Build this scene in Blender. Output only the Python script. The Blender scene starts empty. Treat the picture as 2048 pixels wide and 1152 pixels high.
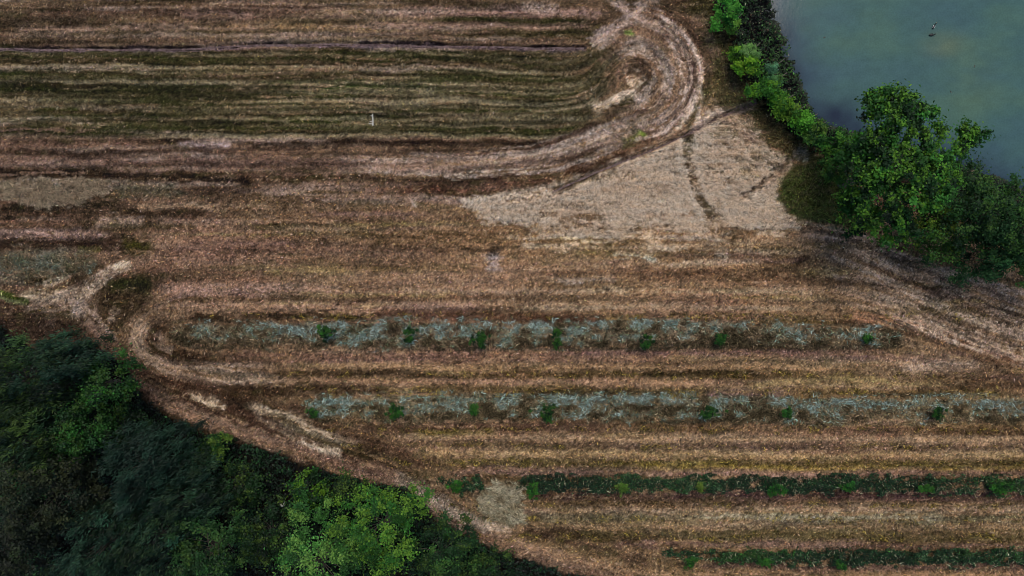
import bpy, math, random
import numpy as np
from mathutils import Vector

random.seed(7)
rng = np.random.default_rng(11)
SC = bpy.context.scene
COL = SC.collection

# ------------------------------------------------------------------ camera, sky, sun, exposure
H = 42.6667                      # camera height: 32 photo pixels to the metre on the ground
cam_d = bpy.data.cameras.new("camera")
cam_d.lens = 24.0; cam_d.sensor_width = 36.0
cam_d.clip_start = 0.5; cam_d.clip_end = 5000.0
cam = bpy.data.objects.new("camera", cam_d)
cam.location = (0, 0, H); cam.rotation_euler = (0, 0, 0)
COL.objects.link(cam); SC.camera = cam

SUN_EL, SUN_AZ = math.radians(64), math.radians(6)     # azimuth clockwise from +Y (top of the photo)
world = bpy.data.worlds.new("World"); SC.world = world
world.use_nodes = True
nt = world.node_tree
sky = nt.nodes.new("ShaderNodeTexSky"); sky.sky_type = 'NISHITA'
sky.sun_disc = False; sky.sun_elevation = SUN_EL; sky.sun_rotation = SUN_AZ
bg = nt.nodes["Background"]; bg.inputs["Strength"].default_value = 0.095
nt.links.new(sky.outputs[0], bg.inputs[0])

sun_d = bpy.data.lights.new("sun", 'SUN')
sun_d.energy = 1.7; sun_d.angle = math.radians(34); sun_d.color = (1.0, 0.93, 0.82)
sun = bpy.data.objects.new("sun", sun_d)
sd = Vector((math.sin(SUN_AZ)*math.cos(SUN_EL), math.cos(SUN_AZ)*math.cos(SUN_EL), math.sin(SUN_EL)))
sun.rotation_euler = sd.to_track_quat('Z', 'Y').to_euler()
sun.location = sd*60
COL.objects.link(sun)
SC.view_settings.view_transform = 'Standard'; SC.view_settings.look = 'None'
SC.view_settings.exposure = 0.72; SC.view_settings.gamma = 1.0
SC.cycles.max_bounces = 6; SC.cycles.filter_width = 0.85

# ------------------------------------------------------------------ helpers
def P(px, py, z=0.0):
    """point of the place that stands over photo pixel px, py at height z"""
    s = (H-z)/H/32.0
    return np.array([(px-1024)*s, (576-py)*s, z])

def lin(c, k=1.0):
    c = np.asarray(c, float)/255.0
    return np.where(c <= 0.04045, c/12.92, ((c+0.055)/1.055)**2.4)*k

def tag(o, label=None, cat=None, group=None, kind=None):
    if label: o["label"] = label
    if cat: o["category"] = cat
    if group: o["group"] = group
    if kind: o["kind"] = kind
    return o

def empty(name, loc):
    o = bpy.data.objects.new(name, None); o.empty_display_size = 0.3
    o.location = loc; COL.objects.link(o); return o

def mesh_np(name, V, F, colors=None, mat=None, parent=None, smooth=False, origin=None):
    """V (n,3); F (m,k) all faces with k corners; colours per vertex"""
    V = np.asarray(V, np.float32)
    if origin is not None: V = V-np.asarray(origin, np.float32)
    F = np.asarray(F, np.int32); m, k = F.shape
    me = bpy.data.meshes.new(name)
    me.vertices.add(len(V)); me.vertices.foreach_set("co", V.ravel())
    me.loops.add(m*k); me.loops.foreach_set("vertex_index", F.ravel())
    me.polygons.add(m)
    me.polygons.foreach_set("loop_start", np.arange(m, dtype=np.int32)*k)
    me.polygons.foreach_set("loop_total", np.full(m, k, np.int32))
    if smooth: me.polygons.foreach_set("use_smooth", np.ones(m, bool))
    me.update(calc_edges=True)
    if colors is not None:
        a = me.color_attributes.new("col", 'FLOAT_COLOR', 'POINT')
        c = np.ones((len(V), 4), np.float32); c[:, :3] = colors
        a.data.foreach_set("color", c.ravel())
    if mat: me.materials.append(mat)
    o = bpy.data.objects.new(name, me); COL.objects.link(o)
    if parent is not None: o.parent = parent
    elif origin is not None: o.location = origin
    return o

def softclip(c, top=.62):
    m_ = np.maximum(c.max(-1, keepdims=True), 1e-6)
    return np.maximum(c*np.minimum(1, top/m_), .004)

def unit(v):
    return v/np.maximum(np.linalg.norm(v, axis=-1, keepdims=True), 1e-9)

def leaves(cent, axis, nor, L, W, colr, fold=0.18):
    """rhombic leaves: returns V, F, C"""
    n = len(cent)
    axis = unit(axis); side = unit(np.cross(axis, nor)); nn = np.cross(side, axis)
    L = np.broadcast_to(L, (n,))[:, None]; W = np.broadcast_to(W, (n,))[:, None]
    v0 = cent-axis*L*0.5
    v2 = cent+axis*L*0.5-nn*L*0.12
    m = cent-axis*L*0.05
    v1 = m+side*W*0.5+nn*W*fold; v3 = m-side*W*0.5+nn*W*fold
    V = np.stack([v0, v1, v2, v3], 1).reshape(-1, 3)
    F = np.arange(4*n).reshape(n, 4)
    return V, F, np.repeat(colr, 4, axis=0)

def curly(cent, ang, L, W, colr, curl, lift=0.05, seg=3):
    """curved blades lying on the ground"""
    n = len(cent); t = np.linspace(-0.5, 0.5, seg+1)
    V = []
    for i, tt in enumerate(t):
        a = ang+curl*tt
        # position along an arc
        cx = cent[:, 0]+L*(np.sin(ang+curl*tt)-np.sin(ang))/np.where(abs(curl) < 1e-3, 1e-3, curl)
        cy = cent[:, 1]-L*(np.cos(ang+curl*tt)-np.cos(ang))/np.where(abs(curl) < 1e-3, 1e-3, curl)
        cz = cent[:, 2]+lift*(0.25-tt*tt)*4
        w = W*0.5*(1-1.5*abs(tt)**2)
        V.append(np.stack([cx-np.sin(a)*w, cy+np.cos(a)*w, cz], 1))
        V.append(np.stack([cx+np.sin(a)*w, cy-np.cos(a)*w, cz+0.004], 1))
    V = np.stack(V, 1).reshape(-1, 3)
    b = np.arange(n)[:, None]*(2*(seg+1))
    F = np.concatenate([b+np.array([[2*i, 2*i+1, 2*i+3, 2*i+2]]) for i in range(seg)], 0)
    return V, F, np.repeat(colr, 2*(seg+1), axis=0)

def tubes(paths, sides=6):
    """paths: list of (points, radii) -> V, F of tapered tubes"""
    V, F, b = [], [], 0
    for pts, rad in paths:
        pts = np.asarray(pts, float); n = len(pts)
        for i in range(n):
            d = pts[min(i+1, n-1)]-pts[max(i-1, 0)]; d = d/max(np.linalg.norm(d), 1e-9)
            u = np.cross(d, [0.31, 0.95, 0.05]); u /= max(np.linalg.norm(u), 1e-9); w = np.cross(d, u)
            for k in range(sides):
                a = 2*math.pi*k/sides
                V.append(pts[i]+rad[i]*(math.cos(a)*u+math.sin(a)*w))
        for i in range(n-1):
            for k in range(sides):
                k2 = (k+1) % sides
                F.append([b+i*sides+k, b+i*sides+k2, b+(i+1)*sides+k2, b+(i+1)*sides+k])
        b += n*sides
    return np.array(V), np.array(F)

# ------------------------------------------------------------------ materials
def new_mat(name):
    m = bpy.data.materials.new(name); m.use_nodes = True
    m.node_tree.nodes.clear(); return m, m.node_tree

def leaf_mat(name, trans=0.35, rough=0.45, spec=0.35):
    m, t = new_mat(name); N, Lk = t.nodes, t.links
    at = N.new("ShaderNodeAttribute"); at.attribute_name = "col"
    pr = N.new("ShaderNodeBsdfPrincipled"); pr.inputs["Roughness"].default_value = rough
    pr.inputs["Specular IOR Level"].default_value = spec
    tr = N.new("ShaderNodeBsdfTranslucent"); mx = N.new("ShaderNodeMixShader"); mx.inputs[0].default_value = trans
    hs = N.new("ShaderNodeHueSaturation"); hs.inputs["Value"].default_value = 1.3; hs.inputs["Hue"].default_value = 0.49
    out = N.new("ShaderNodeOutputMaterial")
    Lk.new(at.outputs["Color"], pr.inputs["Base Color"]); Lk.new(at.outputs["Color"], hs.inputs["Color"])
    Lk.new(hs.outputs[0], tr.inputs[0]); Lk.new(pr.outputs[0], mx.inputs[1]); Lk.new(tr.outputs[0], mx.inputs[2])
    Lk.new(mx.outputs[0], out.inputs[0]); return m

def attr_mat(name, rough=0.9, nscale=22.0, lo=0.6, hi=1.4, bump=0.4, bscale=30.0):
    m, t = new_mat(name); N, Lk = t.nodes, t.links
    at = N.new("ShaderNodeAttribute"); at.attribute_name = "col"
    tc = N.new("ShaderNodeTexCoord"); nz = N.new("ShaderNodeTexNoise")
    nz.inputs["Scale"].default_value = nscale; nz.inputs["Detail"].default_value = 3.0
    mr = N.new("ShaderNodeMapRange"); mr.inputs["From Min"].default_value = 0.3; mr.inputs["From Max"].default_value = 0.7
    mr.inputs["To Min"].default_value = lo; mr.inputs["To Max"].default_value = hi
    vm = N.new("ShaderNodeVectorMath"); vm.operation = 'SCALE'
    pr = N.new("ShaderNodeBsdfPrincipled"); pr.inputs["Roughness"].default_value = rough
    pr.inputs["Specular IOR Level"].default_value = 0.06
    bp = N.new("ShaderNodeBump"); bp.inputs["Strength"].default_value = bump; bp.inputs["Distance"].default_value = 0.03
    n2 = N.new("ShaderNodeTexNoise"); n2.inputs["Scale"].default_value = bscale; n2.inputs["Detail"].default_value = 2.0
    out = N.new("ShaderNodeOutputMaterial")
    Lk.new(tc.outputs["Object"], nz.inputs["Vector"]); Lk.new(tc.outputs["Object"], n2.inputs["Vector"])
    Lk.new(nz.outputs[0], mr.inputs["Value"]); Lk.new(at.outputs["Color"], vm.inputs[0]); ng = N.new("ShaderNodeTexNoise"); ng.inputs["Scale"].default_value = 8.5; ng.inputs["Detail"].default_value = 2.0; ng.inputs["Roughness"].default_value = .7
    mg = N.new("ShaderNodeMapRange"); mg.inputs["From Min"].default_value = 0.32; mg.inputs["From Max"].default_value = 0.68
    mg.inputs["To Min"].default_value = .5; mg.inputs["To Max"].default_value = 1.5
    mm = N.new("ShaderNodeMath"); mm.operation = 'MULTIPLY'
    Lk.new(tc.outputs["Object"], ng.inputs["Vector"]); Lk.new(ng.outputs[0], mg.inputs["Value"])
    Lk.new(mr.outputs[0], mm.inputs[0]); Lk.new(mg.outputs[0], mm.inputs[1]); Lk.new(mm.outputs[0], vm.inputs["Scale"])
    Lk.new(vm.outputs[0], pr.inputs["Base Color"]); Lk.new(n2.outputs[0], bp.inputs["Height"])
    Lk.new(bp.outputs[0], pr.inputs["Normal"]); Lk.new(pr.outputs[0], out.inputs[0]); return m

def plain_mat(name, c1, c2, scale=8.0, rough=0.8, bump=0.3, spec=0.3):
    m, t = new_mat(name); N, Lk = t.nodes, t.links
    tc = N.new("ShaderNodeTexCoord"); nz = N.new("ShaderNodeTexNoise")
    nz.inputs["Scale"].default_value = scale; nz.inputs["Detail"].default_value = 5.0
    cr = N.new("ShaderNodeValToRGB")
    cr.color_ramp.elements[0].position = 0.35; cr.color_ramp.elements[0].color = (*c1, 1)
    cr.color_ramp.elements[1].position = 0.65; cr.color_ramp.elements[1].color = (*c2, 1)
    pr = N.new("ShaderNodeBsdfPrincipled"); pr.inputs["Roughness"].default_value = rough
    pr.inputs["Specular IOR Level"].default_value = spec
    bp = N.new("ShaderNodeBump"); bp.inputs["Strength"].default_value = bump; bp.inputs["Distance"].default_value = 0.02
    out = N.new("ShaderNodeOutputMaterial")
    Lk.new(tc.outputs["Object"], nz.inputs["Vector"]); Lk.new(nz.outputs[0], cr.inputs[0])
    Lk.new(cr.outputs[0], pr.inputs["Base Color"]); Lk.new(nz.outputs[0], bp.inputs["Height"])
    Lk.new(bp.outputs[0], pr.inputs["Normal"]); Lk.new(pr.outputs[0], out.inputs[0]); return m

M_LEAF = leaf_mat("leaf_green", trans=0.3, rough=0.6, spec=0.2)
M_STRAW = leaf_mat("dry_straw", trans=0.12, rough=0.9, spec=0.03)
M_WEED = leaf_mat("weed_leaf", trans=0.25, rough=0.55, spec=0.25)
M_GROUND = attr_mat("mown_field")
M_BARK = plain_mat("bark", (0.05, 0.04, 0.03), (0.12, 0.1, 0.08), 14, 0.95, 0.8)
M_STEM = plain_mat("young_stem", (0.16, 0.12, 0.07), (0.28, 0.22, 0.13), 20, 0.8, 0.3)

# ------------------------------------------------------------------ noise on the field grid
STEP = 2.0
gx = np.arange(-128, 2176.1, STEP); gy = np.arange(-96, 1248.1, STEP)
NX, NY = len(gx), len(gy)
X, Y = np.meshgrid(gx, gy)

def vnoise(cell_x, cell_y, seed=None):
    """smooth value noise, about -1..1"""
    w = int(NX*STEP/cell_x)+3; h = int(NY*STEP/cell_y)+3
    g = rng.uniform(-1, 1, (h, w))
    fx = np.arange(NX)*STEP/cell_x; fy = np.arange(NY)*STEP/cell_y
    ix = fx.astype(int); iy = fy.astype(int); tx = fx-ix; ty = fy-iy
    tx = tx*tx*(3-2*tx); ty = ty*ty*(3-2*ty)
    r = g[:, ix]*(1-tx)+g[:, ix+1]*tx
    return r[iy]*(1-ty)[:, None]+r[iy+1]*ty[:, None]

def fbm(cx, cy, o=4, gain=0.55):
    a, s, t = 1.0, 0, 0
    for i in range(o):
        if min(cx, cy) < STEP: break
        s = s+a*vnoise(cx, cy); t += a; a *= gain; cx /= 2.03; cy /= 2.03
    return s/t*1.6

def sstep(a, b, x):
    t = np.clip((x-a)/(b-a), 0, 1); return t*t*(3-2*t)

def seg_dist(px, py, pts):
    """distance to a polyline, tangent, and position along it 0..1"""
    pts = np.asarray(pts, float)
    L = np.hypot(*(pts[1:]-pts[:-1]).T); tot = L.sum(); acc = 0
    D = np.full(px.shape, 1e9); TX = np.ones(px.shape); TY = np.zeros(px.shape); S = np.zeros(px.shape)
    for i in range(len(pts)-1):
        a, b = pts[i], pts[i+1]; d = (b-a)/L[i]
        t = np.clip((px-a[0])*d[0]+(py-a[1])*d[1], 0, L[i])
        dd = np.hypot(px-a[0]-t*d[0], py-a[1]-t*d[1])
        m = dd < D
        D = np.where(m, dd, D); TX = np.where(m, d[0], TX); TY = np.where(m, d[1], TY); S = np.where(m, (acc+t)/tot, S)
        acc += L[i]
    return D, TX, TY, S

def smooth_line(pts, n=3):
    pts = np.asarray(pts, float)
    for _ in range(n):
        if len(pts) < 3: return pts
        q = [pts[0]]
        for a, b in zip(pts[:-1], pts[1:]): q += [0.75*a+0.25*b, 0.25*a+0.75*b]
        q.append(pts[-1]); pts = np.array(q)
    return pts

def poly_sd(px, py, pts):
    """signed distance to a polygon, negative inside"""
    pts = np.asarray(pts, float); D = np.full(px.shape, 1e9); ins = np.zeros(px.shape, bool)
    for a, b in zip(pts, np.roll(pts, -1, 0)):
        e = b-a; t = np.clip(((px-a[0])*e[0]+(py-a[1])*e[1])/(e@e), 0, 1)
        D = np.minimum(D, np.hypot(px-a[0]-t*e[0], py-a[1]-t*e[1]))
        c = (a[1] > py) != (b[1] > py)
        with np.errstate(divide='ignore', invalid='ignore'):
            xx = (b[0]-a[0])*(py-a[1])/(b[1]-a[1])+a[0]
        ins ^= c & (px < xx)
    return np.where(ins, -D, D)

WX = fbm(60, 40, 4)*7; WY = fbm(70, 30, 4)*4          # wobble so no edge is ruled
XW, YW = X+WX, Y+WY
WXf = fbm(14, 9, 2)*5; WYf = fbm(14, 9, 2)*4
XE, YE = X+WX*0.6+WXf, Y+WY*0.6+WYf

# ------------------------------------------------------------------ the field: mowing marks
POND = [(1545, -130), (1543, 0), (1552, 40), (1575, 85), (1592, 130), (1607, 190), (1628, 232), (1665, 254), (1722, 268),
        (1790, 285), (1860, 300), (1930, 330), (1990, 350), (2060, 385), (2180, 440), (2400, 480), (2800, 300), (3000, -200),
        (2700, -700), (2100, -800), (1700, -500)]
WOOD = [(-900, 560), (-200, 610), (0, 650), (60, 690), (190, 690), (262, 735), (288, 800), (400, 862), (560, 905), (655, 945), (800, 972),
        (870, 1035), (960, 1085), (1100, 1132), (1230, 1165), (1500, 1240), (2200, 1500), (2500, 3000), (-900, 3000)]
STRAW = [(1372, 268), (1290, 308), (1228, 333), (1160, 368), (1060, 396), (935, 402), (972, 436), (1085, 452), (1130, 470), (1240, 480),
         (1290, 458), (1350, 468), (1440, 474), (1490, 452), (1545, 462), (1594, 448), (1556, 398), (1560, 348), (1580, 322),
         (1530, 292), (1500, 245), (1440, 222), (1402, 246)]
flowc = np.full(X.shape, 0.25); flows = np.zeros(X.shape)
strokes = []

def S(pts, w, col, a=0.8, soft=0.6, flow=None, fade=0.12, brk=0.5):
    strokes.append((smooth_line(pts), w, col, a, soft, flow, fade, brk))

def HL(x0, x1, y, w, col, a=0.7, y1=None, **k):
    if y < 400: k.setdefault('brk', .2); a = min(.97, a*1.2)
    y1 = y if y1 is None else y1
    S([(x0, y), ((x0*2+x1)/3, y+(y1-y)/3), (x1, y1)], w, col, a, **k)

PALE, PALE2, TAN, ROSE = (150, 132, 114), (170, 150, 126), (128, 104, 82), (134, 106, 92)
DKG, DKB, GRN, OLV, RUST = (44, 44, 20), (50, 37, 26), (56, 68, 22), (78, 72, 42), (84, 56, 40)
YEL = (120, 100, 50)
# --- top left
HL(0, 700, 22, 12, (88, 66, 54), .6); HL(20, 360, 56, 6, (120, 96, 80), .7); HL(430, 760, 50, 6, (124, 98, 68), .75)
HL(40, 340, 72, 8, DKG, .85); HL(330, 640, 66, 6, (70, 60, 36), .6); HL(-128, 180, 40, 5, (66, 54, 40), .5)
HL(560, 760, 32, 5, OLV, .6); HL(350, 520, 28, 5, ROSE, .5); HL(0, 500, 84, 5, (58, 44, 30), .6)
HL(-128, 520, 112, 8, (66, 58, 34), .8); HL(-128, 420, 126, 6, (62, 50, 30), .7)
HL(-128, 330, 139, 5, (140, 120, 104), .9, 141); HL(300, 900, 141, 4, (118, 102, 74), .7, 138)
HL(-128, 320, 149, 4, (44, 52, 26), .9); HL(560, 1010, 147, 5, (38, 52, 18), .95, 146)
HL(-128, 440, 160, 8, (78, 76, 50), .6); HL(-100, 900, 172, 6, (100, 84, 70), .5)
HL(-128, 520, 187, 9, (42, 42, 18), .9, 190); HL(400, 1000, 184, 6, (56, 50, 28), .8)
HL(620, 900, 176, 5, (58, 78, 30), .7); HL(-128, 360, 205, 6, (96, 82, 60), .6); HL(330, 720, 203, 5, (106, 94, 64), .6)
HL(40, 330, 217, 5, (112, 96, 82), .7); HL(200, 760, 221, 4, (124, 108, 84), .8, 226); HL(60, 160, 222, 6, (58, 66, 20), .8)
HL(30, 350, 232, 6, (52, 60, 26), .85); HL(500, 720, 243, 9, (58, 70, 24), .8); HL(180, 640, 252, 7, (66, 66, 30), .7)
S([(-128, 246), (20, 243), (90, 236), (150, 243), (220, 256), (320, 266), (470, 269)], 5, (156, 136, 120), .95, fade=.05)
HL(360, 620, 262, 4, OLV, .6); HL(-128, 260, 262, 9, (112, 88, 76), .7)
S([(-128, 276), (250, 279), (700, 284), (1050, 286), (1160, 275)], 8, (52, 36, 26), .95, fade=.03)
HL(-128, 300, 290, 6, (110, 84, 70), .6); HL(355, 470, 294, 6, (146, 126, 118), .7); HL(380, 450, 313, 4, (140, 122, 110), .6)
HL(-128, 300, 302, 4, (70, 50, 38), .7); HL(200, 480, 306, 4, (64, 44, 34), .5)
HL(-128, 900, 325, 12, (116, 90, 78), .55); HL(240, 700, 330, 4, (82, 62, 50), .5)
S([(-128, 345), (0, 346), (180, 345), (300, 356), (520, 358)], 11, (40, 30, 16), .97, fade=.04)
HL(450, 760, 352, 5, (72, 50, 36), .7); HL(560, 900, 372, 5, (118, 88, 66), .6); HL(520, 640, 380, 6, (140, 120, 104), .7)
# --- top middle
HL(700, 960, 14, 6, (104, 82, 60), .5); HL(760, 1230, 25, 7, (146, 116, 102), .8); HL(1040, 1120, 13, 7, (156, 132, 116), .7)
S([(850, 36), (1000, 39), (1200, 46)], 6, (54, 56, 24), .9); S([(700, 49), (900, 52), (1100, 54), (1210, 56)], 5, (142, 112, 96), .75)
S([(840, 63), (1000, 67), (1215, 68)], 8, (56, 54, 24), .9); HL(680, 900, 72, 5, (80, 62, 44), .6); HL(800, 1160, 81, 5, (114, 88, 70), .7)
HL(-128, 1180, 104, 5, (80, 66, 46), .7)
S([(820, 106), (1000, 116), (1100, 126), (1150, 125), (1190, 112), (1235, 90)], 9, (44, 46, 18), .9, flow=1)
S([(680, 128), (860, 131), (980, 132)], 6, (92, 74, 56), .6)
S([(900, 134), (1000, 140), (1060, 150), (1110, 162), (1150, 168), (1185, 155), (1212, 130), (1245, 110)], 4, (126, 114, 86), .85, flow=1)
S([(1080, 146), (1130, 158), (1160, 156), (1195, 140), (1205, 125)], 9, (46, 46, 18), .85, flow=1)
S([(960, 158), (1060, 172), (1140, 184), (1190, 174), (1222, 140)], 7, (60, 58, 30), .8, flow=1)
S([(900, 172), (1060, 186), (1150, 196), (1210, 180)], 4, (104, 94, 70), .7, flow=1)
S([(1180, 176), (1206, 155), (1215, 132)], 7, (40, 42, 16), .7)
HL(760, 1150, 200, 6, (80, 78, 40), .7); HL(900, 1180, 212, 6, (58, 50, 30), .7)
S([(680, 222), (900, 230), (1060, 226), (1160, 216), (1215, 196), (1250, 178)], 4, (136, 122, 100), .85, flow=1)
S([(640, 236), (900, 242), (1060, 240), (1150, 234), (1220, 205)], 7, (42, 46, 22), .92, flow=1)
S([(800, 250), (1000, 252), (1130, 246), (1220, 222)], 4, (116, 106, 84), .6, flow=1)
S([(640, 262), (900, 266), (1080, 262), (1180, 250)], 7, (64, 74, 32), .8, flow=1)
S([(1100, 284), (1180, 268), (1260, 240), (1300, 205)], 7, (108, 78, 66), .7, flow=1)
# --- the turning loop
def bundle(pts, spread_, n, wr, pal, a=.75, taper=True, flow=1):
    base = smooth_line(pts, 2); L = np.r_[0, np.cumsum(np.hypot(*(base[1:]-base[:-1]).T))]; L = L/L[-1]
    for j in range(n):
        o = random.uniform(-1, 1)*spread_; s0 = random.uniform(0, .45); s1 = random.uniform(max(.55, s0+.25), 1)
        q = np.linspace(s0, s1, 12); bx_ = np.interp(q, L, base[:, 0]); by_ = np.interp(q, L, base[:, 1])
        tx_ = np.gradient(bx_); ty_ = np.gradient(by_); l_ = np.hypot(tx_, ty_)+1e-6
        oo = o+random.uniform(-.25, .25)*spread_*np.sin(q*5+j)
        strokes.append((np.stack([bx_-ty_/l_*oo, by_+tx_/l_*oo], 1), random.uniform(*wr), random.choice(pal), a*random.uniform(.6, 1.1), .6, flow, .2, .5))
LOOP = [(700, 326), (900, 328), (1060, 318), (1180, 284), (1290, 240), (1352, 190), (1368, 130), (1345, 80), (1300, 50), (1250, 60), (1210, 110), (1170, 165), (1080, 176), (960, 160)]
bundle([(1240, 40), (1300, 30), (1350, 62), (1386, 120), (1390, 175), (1366, 225), (1310, 262), (1220, 292)], 24, 20, (2.5, 5), [PALE2, PALE, (160, 138, 124), (140, 118, 106)], .72)
bundle([(1210, 120), (1240, 92), (1290, 84), (1332, 120), (1344, 170), (1320, 215), (1260, 245)], 17, 16, (2.5, 5), [PALE, TAN, (164, 144, 130)], .75)
bundle([(1225, 150), (1250, 125), (1290, 128), (1312, 165), (1300, 200), (1262, 222), (1200, 236)], 14, 12, (3, 6), [(70, 56, 40), (92, 70, 54), TAN], .75)
bundle([(1260, 66), (1330, 84), (1368, 130), (1368, 180), (1330, 226), (1270, 256), (1180, 290)], 24, 12, (2, 4), [(84, 62, 50), (96, 74, 58)], .7)
bundle([(1160, 200), (1200, 160), (1220, 120), (1250, 90)], 20, 10, (3, 6), [(64, 58, 34), (120, 104, 84), (84, 72, 48)], .7)
S([(1302, 10), (1340, 45), (1392, 100), (1408, 160), (1392, 215), (1362, 250)], 3, (190, 168, 152), .85, flow=1)
S([(1330, 78), (1368, 112), (1378, 160), (1360, 215)], 4, (182, 160, 142), .7, flow=1)
bundle([(640, 326), (860, 330), (1020, 322), (1130, 300), (1230, 266), (1320, 228), (1356, 190)], 20, 20, (2.5, 5), [PALE, (160, 142, 126), (144, 122, 108)], .8)
bundle([(640, 334), (900, 338), (1060, 326), (1180, 296), (1300, 250)], 34, 12, (2, 4), [(84, 62, 50), (96, 72, 58), (70, 50, 38)], .7)
S([(780, 352), (940, 348), (1080, 336), (1160, 312)], 4, (168, 150, 134), .85, flow=1, fade=.2)
S([(700, 366), (900, 364), (1060, 350), (1150, 326)], 5, (70, 50, 38), .75, flow=1)
S([(700, 378), (900, 384), (1040, 372), (1130, 356)], 6, (96, 58, 46), .8, flow=1)
S([(1110, 342), (1170, 330), (1250, 300), (1320, 268)], 14, (84, 58, 40), .85, flow=1)
S([(1150, 352), (1200, 330), (1262, 306)], 8, (56, 34, 24), .8, flow=1)
S([(1240, 282), (1262, 278), (1280, 272)], 8, (76, 84, 30), .75); S([(1282, 276), (1292, 262)], 6, (96, 116, 40), .8, fade=.3)
S([(1000, 392), (1060, 382), (1120, 366), (1170, 352)], 4, (176, 158, 134), .8, flow=1)
S([(1245, 62), (1275, 62)], 5, (84, 118, 40), .9, fade=.3)
S([(1258, 130), (1285, 140), (1296, 165), (1290, 190)], 11, (60, 44, 30), .9, flow=1)
S([(1252, 142), (1275, 143)], 15, (60, 48, 30), .85)
S([(1180, 214), (1222, 200), (1255, 186), (1276, 166)], 6, (184, 162, 138), .98, fade=.1, flow=1, brk=.1)
S([(1250, 170), (1268, 166), (1274, 176)], 9, (190, 168, 142), .98, fade=.05, brk=.1)
S([(1240, 208), (1270, 196)], 6, (64, 60, 28), .8)
for j, y_ in enumerate(np.linspace(104, 272, 30)):
    y_ += random.uniform(-2, 2); q_ = (y_-104)/168; dip_ = 20*(1-q_); up_ = 26+30*(1-abs(2*q_-1))
    c_ = [(40, 46, 18), (112, 98, 72), (58, 62, 26), (86, 70, 50), (34, 38, 16), (126, 112, 86)][j % 6]
    S([(random.uniform(-400, 300), y_), (700, y_+1), (930, y_+3), (1060, y_+dip_), (1140, y_+dip_*.8), (1195, y_-up_*.35), (1232, y_-up_)], random.uniform(2, 3.6), c_, .8, flow=1, fade=.12, brk=.35)
for j in range(46):
    rr_ = random.uniform(34, 150); a0 = random.uniform(-1.5, .9); a1 = a0+random.uniform(.5, 1.5)
    S([(1262+rr_*.95*math.cos(t)+ (8 if rr_ > 90 else 0), 158+rr_*1.0*math.sin(t)) for t in np.linspace(a0, a1, 9)], random.uniform(1.6, 3), random.choice([(166, 146, 130), (150, 130, 114), (84, 62, 48), (70, 52, 40)]), .7, flow=1, fade=.25, brk=.3)
for j in range(26):
    o_ = random.uniform(-46, 40); s_ = random.uniform(0, 300)
    S([(620+s_, 330+o_*.5), (860+s_*.6, 332+o_*.6), (1040+s_*.3, 318+o_*.75), (1180, 286+o_*.9), (1290, 240+o_*.9)], random.uniform(1.6, 3), random.choice([(160, 142, 126), (146, 128, 112), (80, 58, 44), (66, 48, 36)]), .65, flow=1, fade=.3, brk=.3)
# diagonal dusty path at the top
S([(1200, -40), (1238, 8), (1262, 34), (1276, 20), (1300, -40)], 5, (166, 144, 130), .8)
S([(1182, 92), (1222, 62), (1262, 34), (1296, 2), (1330, -60)], 9, (160, 140, 128), .85, fade=.02)
S([(1225, 62), (1275, 40), (1330, 60)], 5, (140, 118, 100), .6)
# --- left side, below the pale patch
HL(-60, 260, 424, 11, (42, 36, 20), .9, 404); HL(250, 560, 412, 4, (140, 116, 92), .85, 416); HL(560, 860, 414, 4, (126, 102, 80), .6)
HL(230, 420, 426, 6, (58, 42, 28), .8); HL(190, 290, 443, 7, (146, 122, 104), .9); HL(290, 560, 444, 5, (136, 110, 92), .8)
HL(200, 400, 454, 5, (54, 50, 22), .85); HL(-40, 80, 452, 5, (56, 50, 26), .7); HL(400, 900, 452, 8, (76, 58, 42), .6)
HL(-60, 230, 468, 6, (144, 118, 106), .9); HL(30, 150, 440, 4, (118, 96, 80), .7); HL(-128, 320, 490, 11, (52, 36, 26), .9)
S([(235, 488), (315, 494)], 13, (60, 58, 16), .85, fade=.25); S([(150, 497), (200, 500)], 5, (78, 72, 24), .7)
HL(-60, 180, 560, 8, (48, 42, 22), .9); S([(-60, 555), (10, 562)], 14, (124, 110, 92), .5)
S([(0, 560), (60, 570)], 6, (130, 116, 96), .5)
S([(30, 616), (95, 607), (150, 598), (185, 575), (215, 550), (262, 525)], 8, (136, 116, 98), .55, fade=.08, flow=1)
bundle([(20, 618), (95, 606), (150, 592), (190, 566), (262, 524)], 14, 12, (2, 4), [(156, 138, 118), (140, 122, 104)], .7)
bundle([(140, 590), (160, 620), (200, 660), (232, 700)], 18, 10, (2, 4), [(150, 130, 116), (140, 120, 104)], .8)
bundle([(20, 590), (90, 588), (150, 560)], 16, 8, (2, 4), [(132, 116, 92), (150, 132, 112)], .7)
S([(225, 536), (262, 522)], 4, (182, 164, 140), .9, fade=.2)
S([(85, 574), (112, 566), (138, 552)], 8, (152, 134, 112), .9, fade=.1, flow=1)
S([(60, 600), (150, 612), (200, 600)], 14, (116, 96, 82), .45, flow=1)
S([(150, 596), (148, 640)], 12, (146, 130, 118), .8, fade=.2, flow=1); S([(80, 640), (112, 648)], 9, (138, 118, 100), .8, fade=.2)
S([(182, 612), (200, 650), (214, 682)], 3.5, (140, 120, 106), .6, flow=1); S([(214, 655), (234, 612)], 4, (156, 136, 118), .8)
S([(145, 560), (170, 575)], 14, (58, 42, 30), .8); S([(210, 575), (310, 570)], 13, (46, 50, 20), .85); S([(190, 600), (300, 612)], 15, (60, 46, 30), .7)
S([(-30, 570), (10, 592), (58, 606)], 5, (62, 82, 24), .9, fade=.05, flow=1); S([(-30, 580), (8, 600), (50, 612)], 2, (120, 126, 84), .7)
S([(-100, 640), (60, 640), (200, 680)], 22, (58, 42, 34), .8); S([(-128, 600), (0, 620)], 10, (84, 66, 54), .7)
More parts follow.
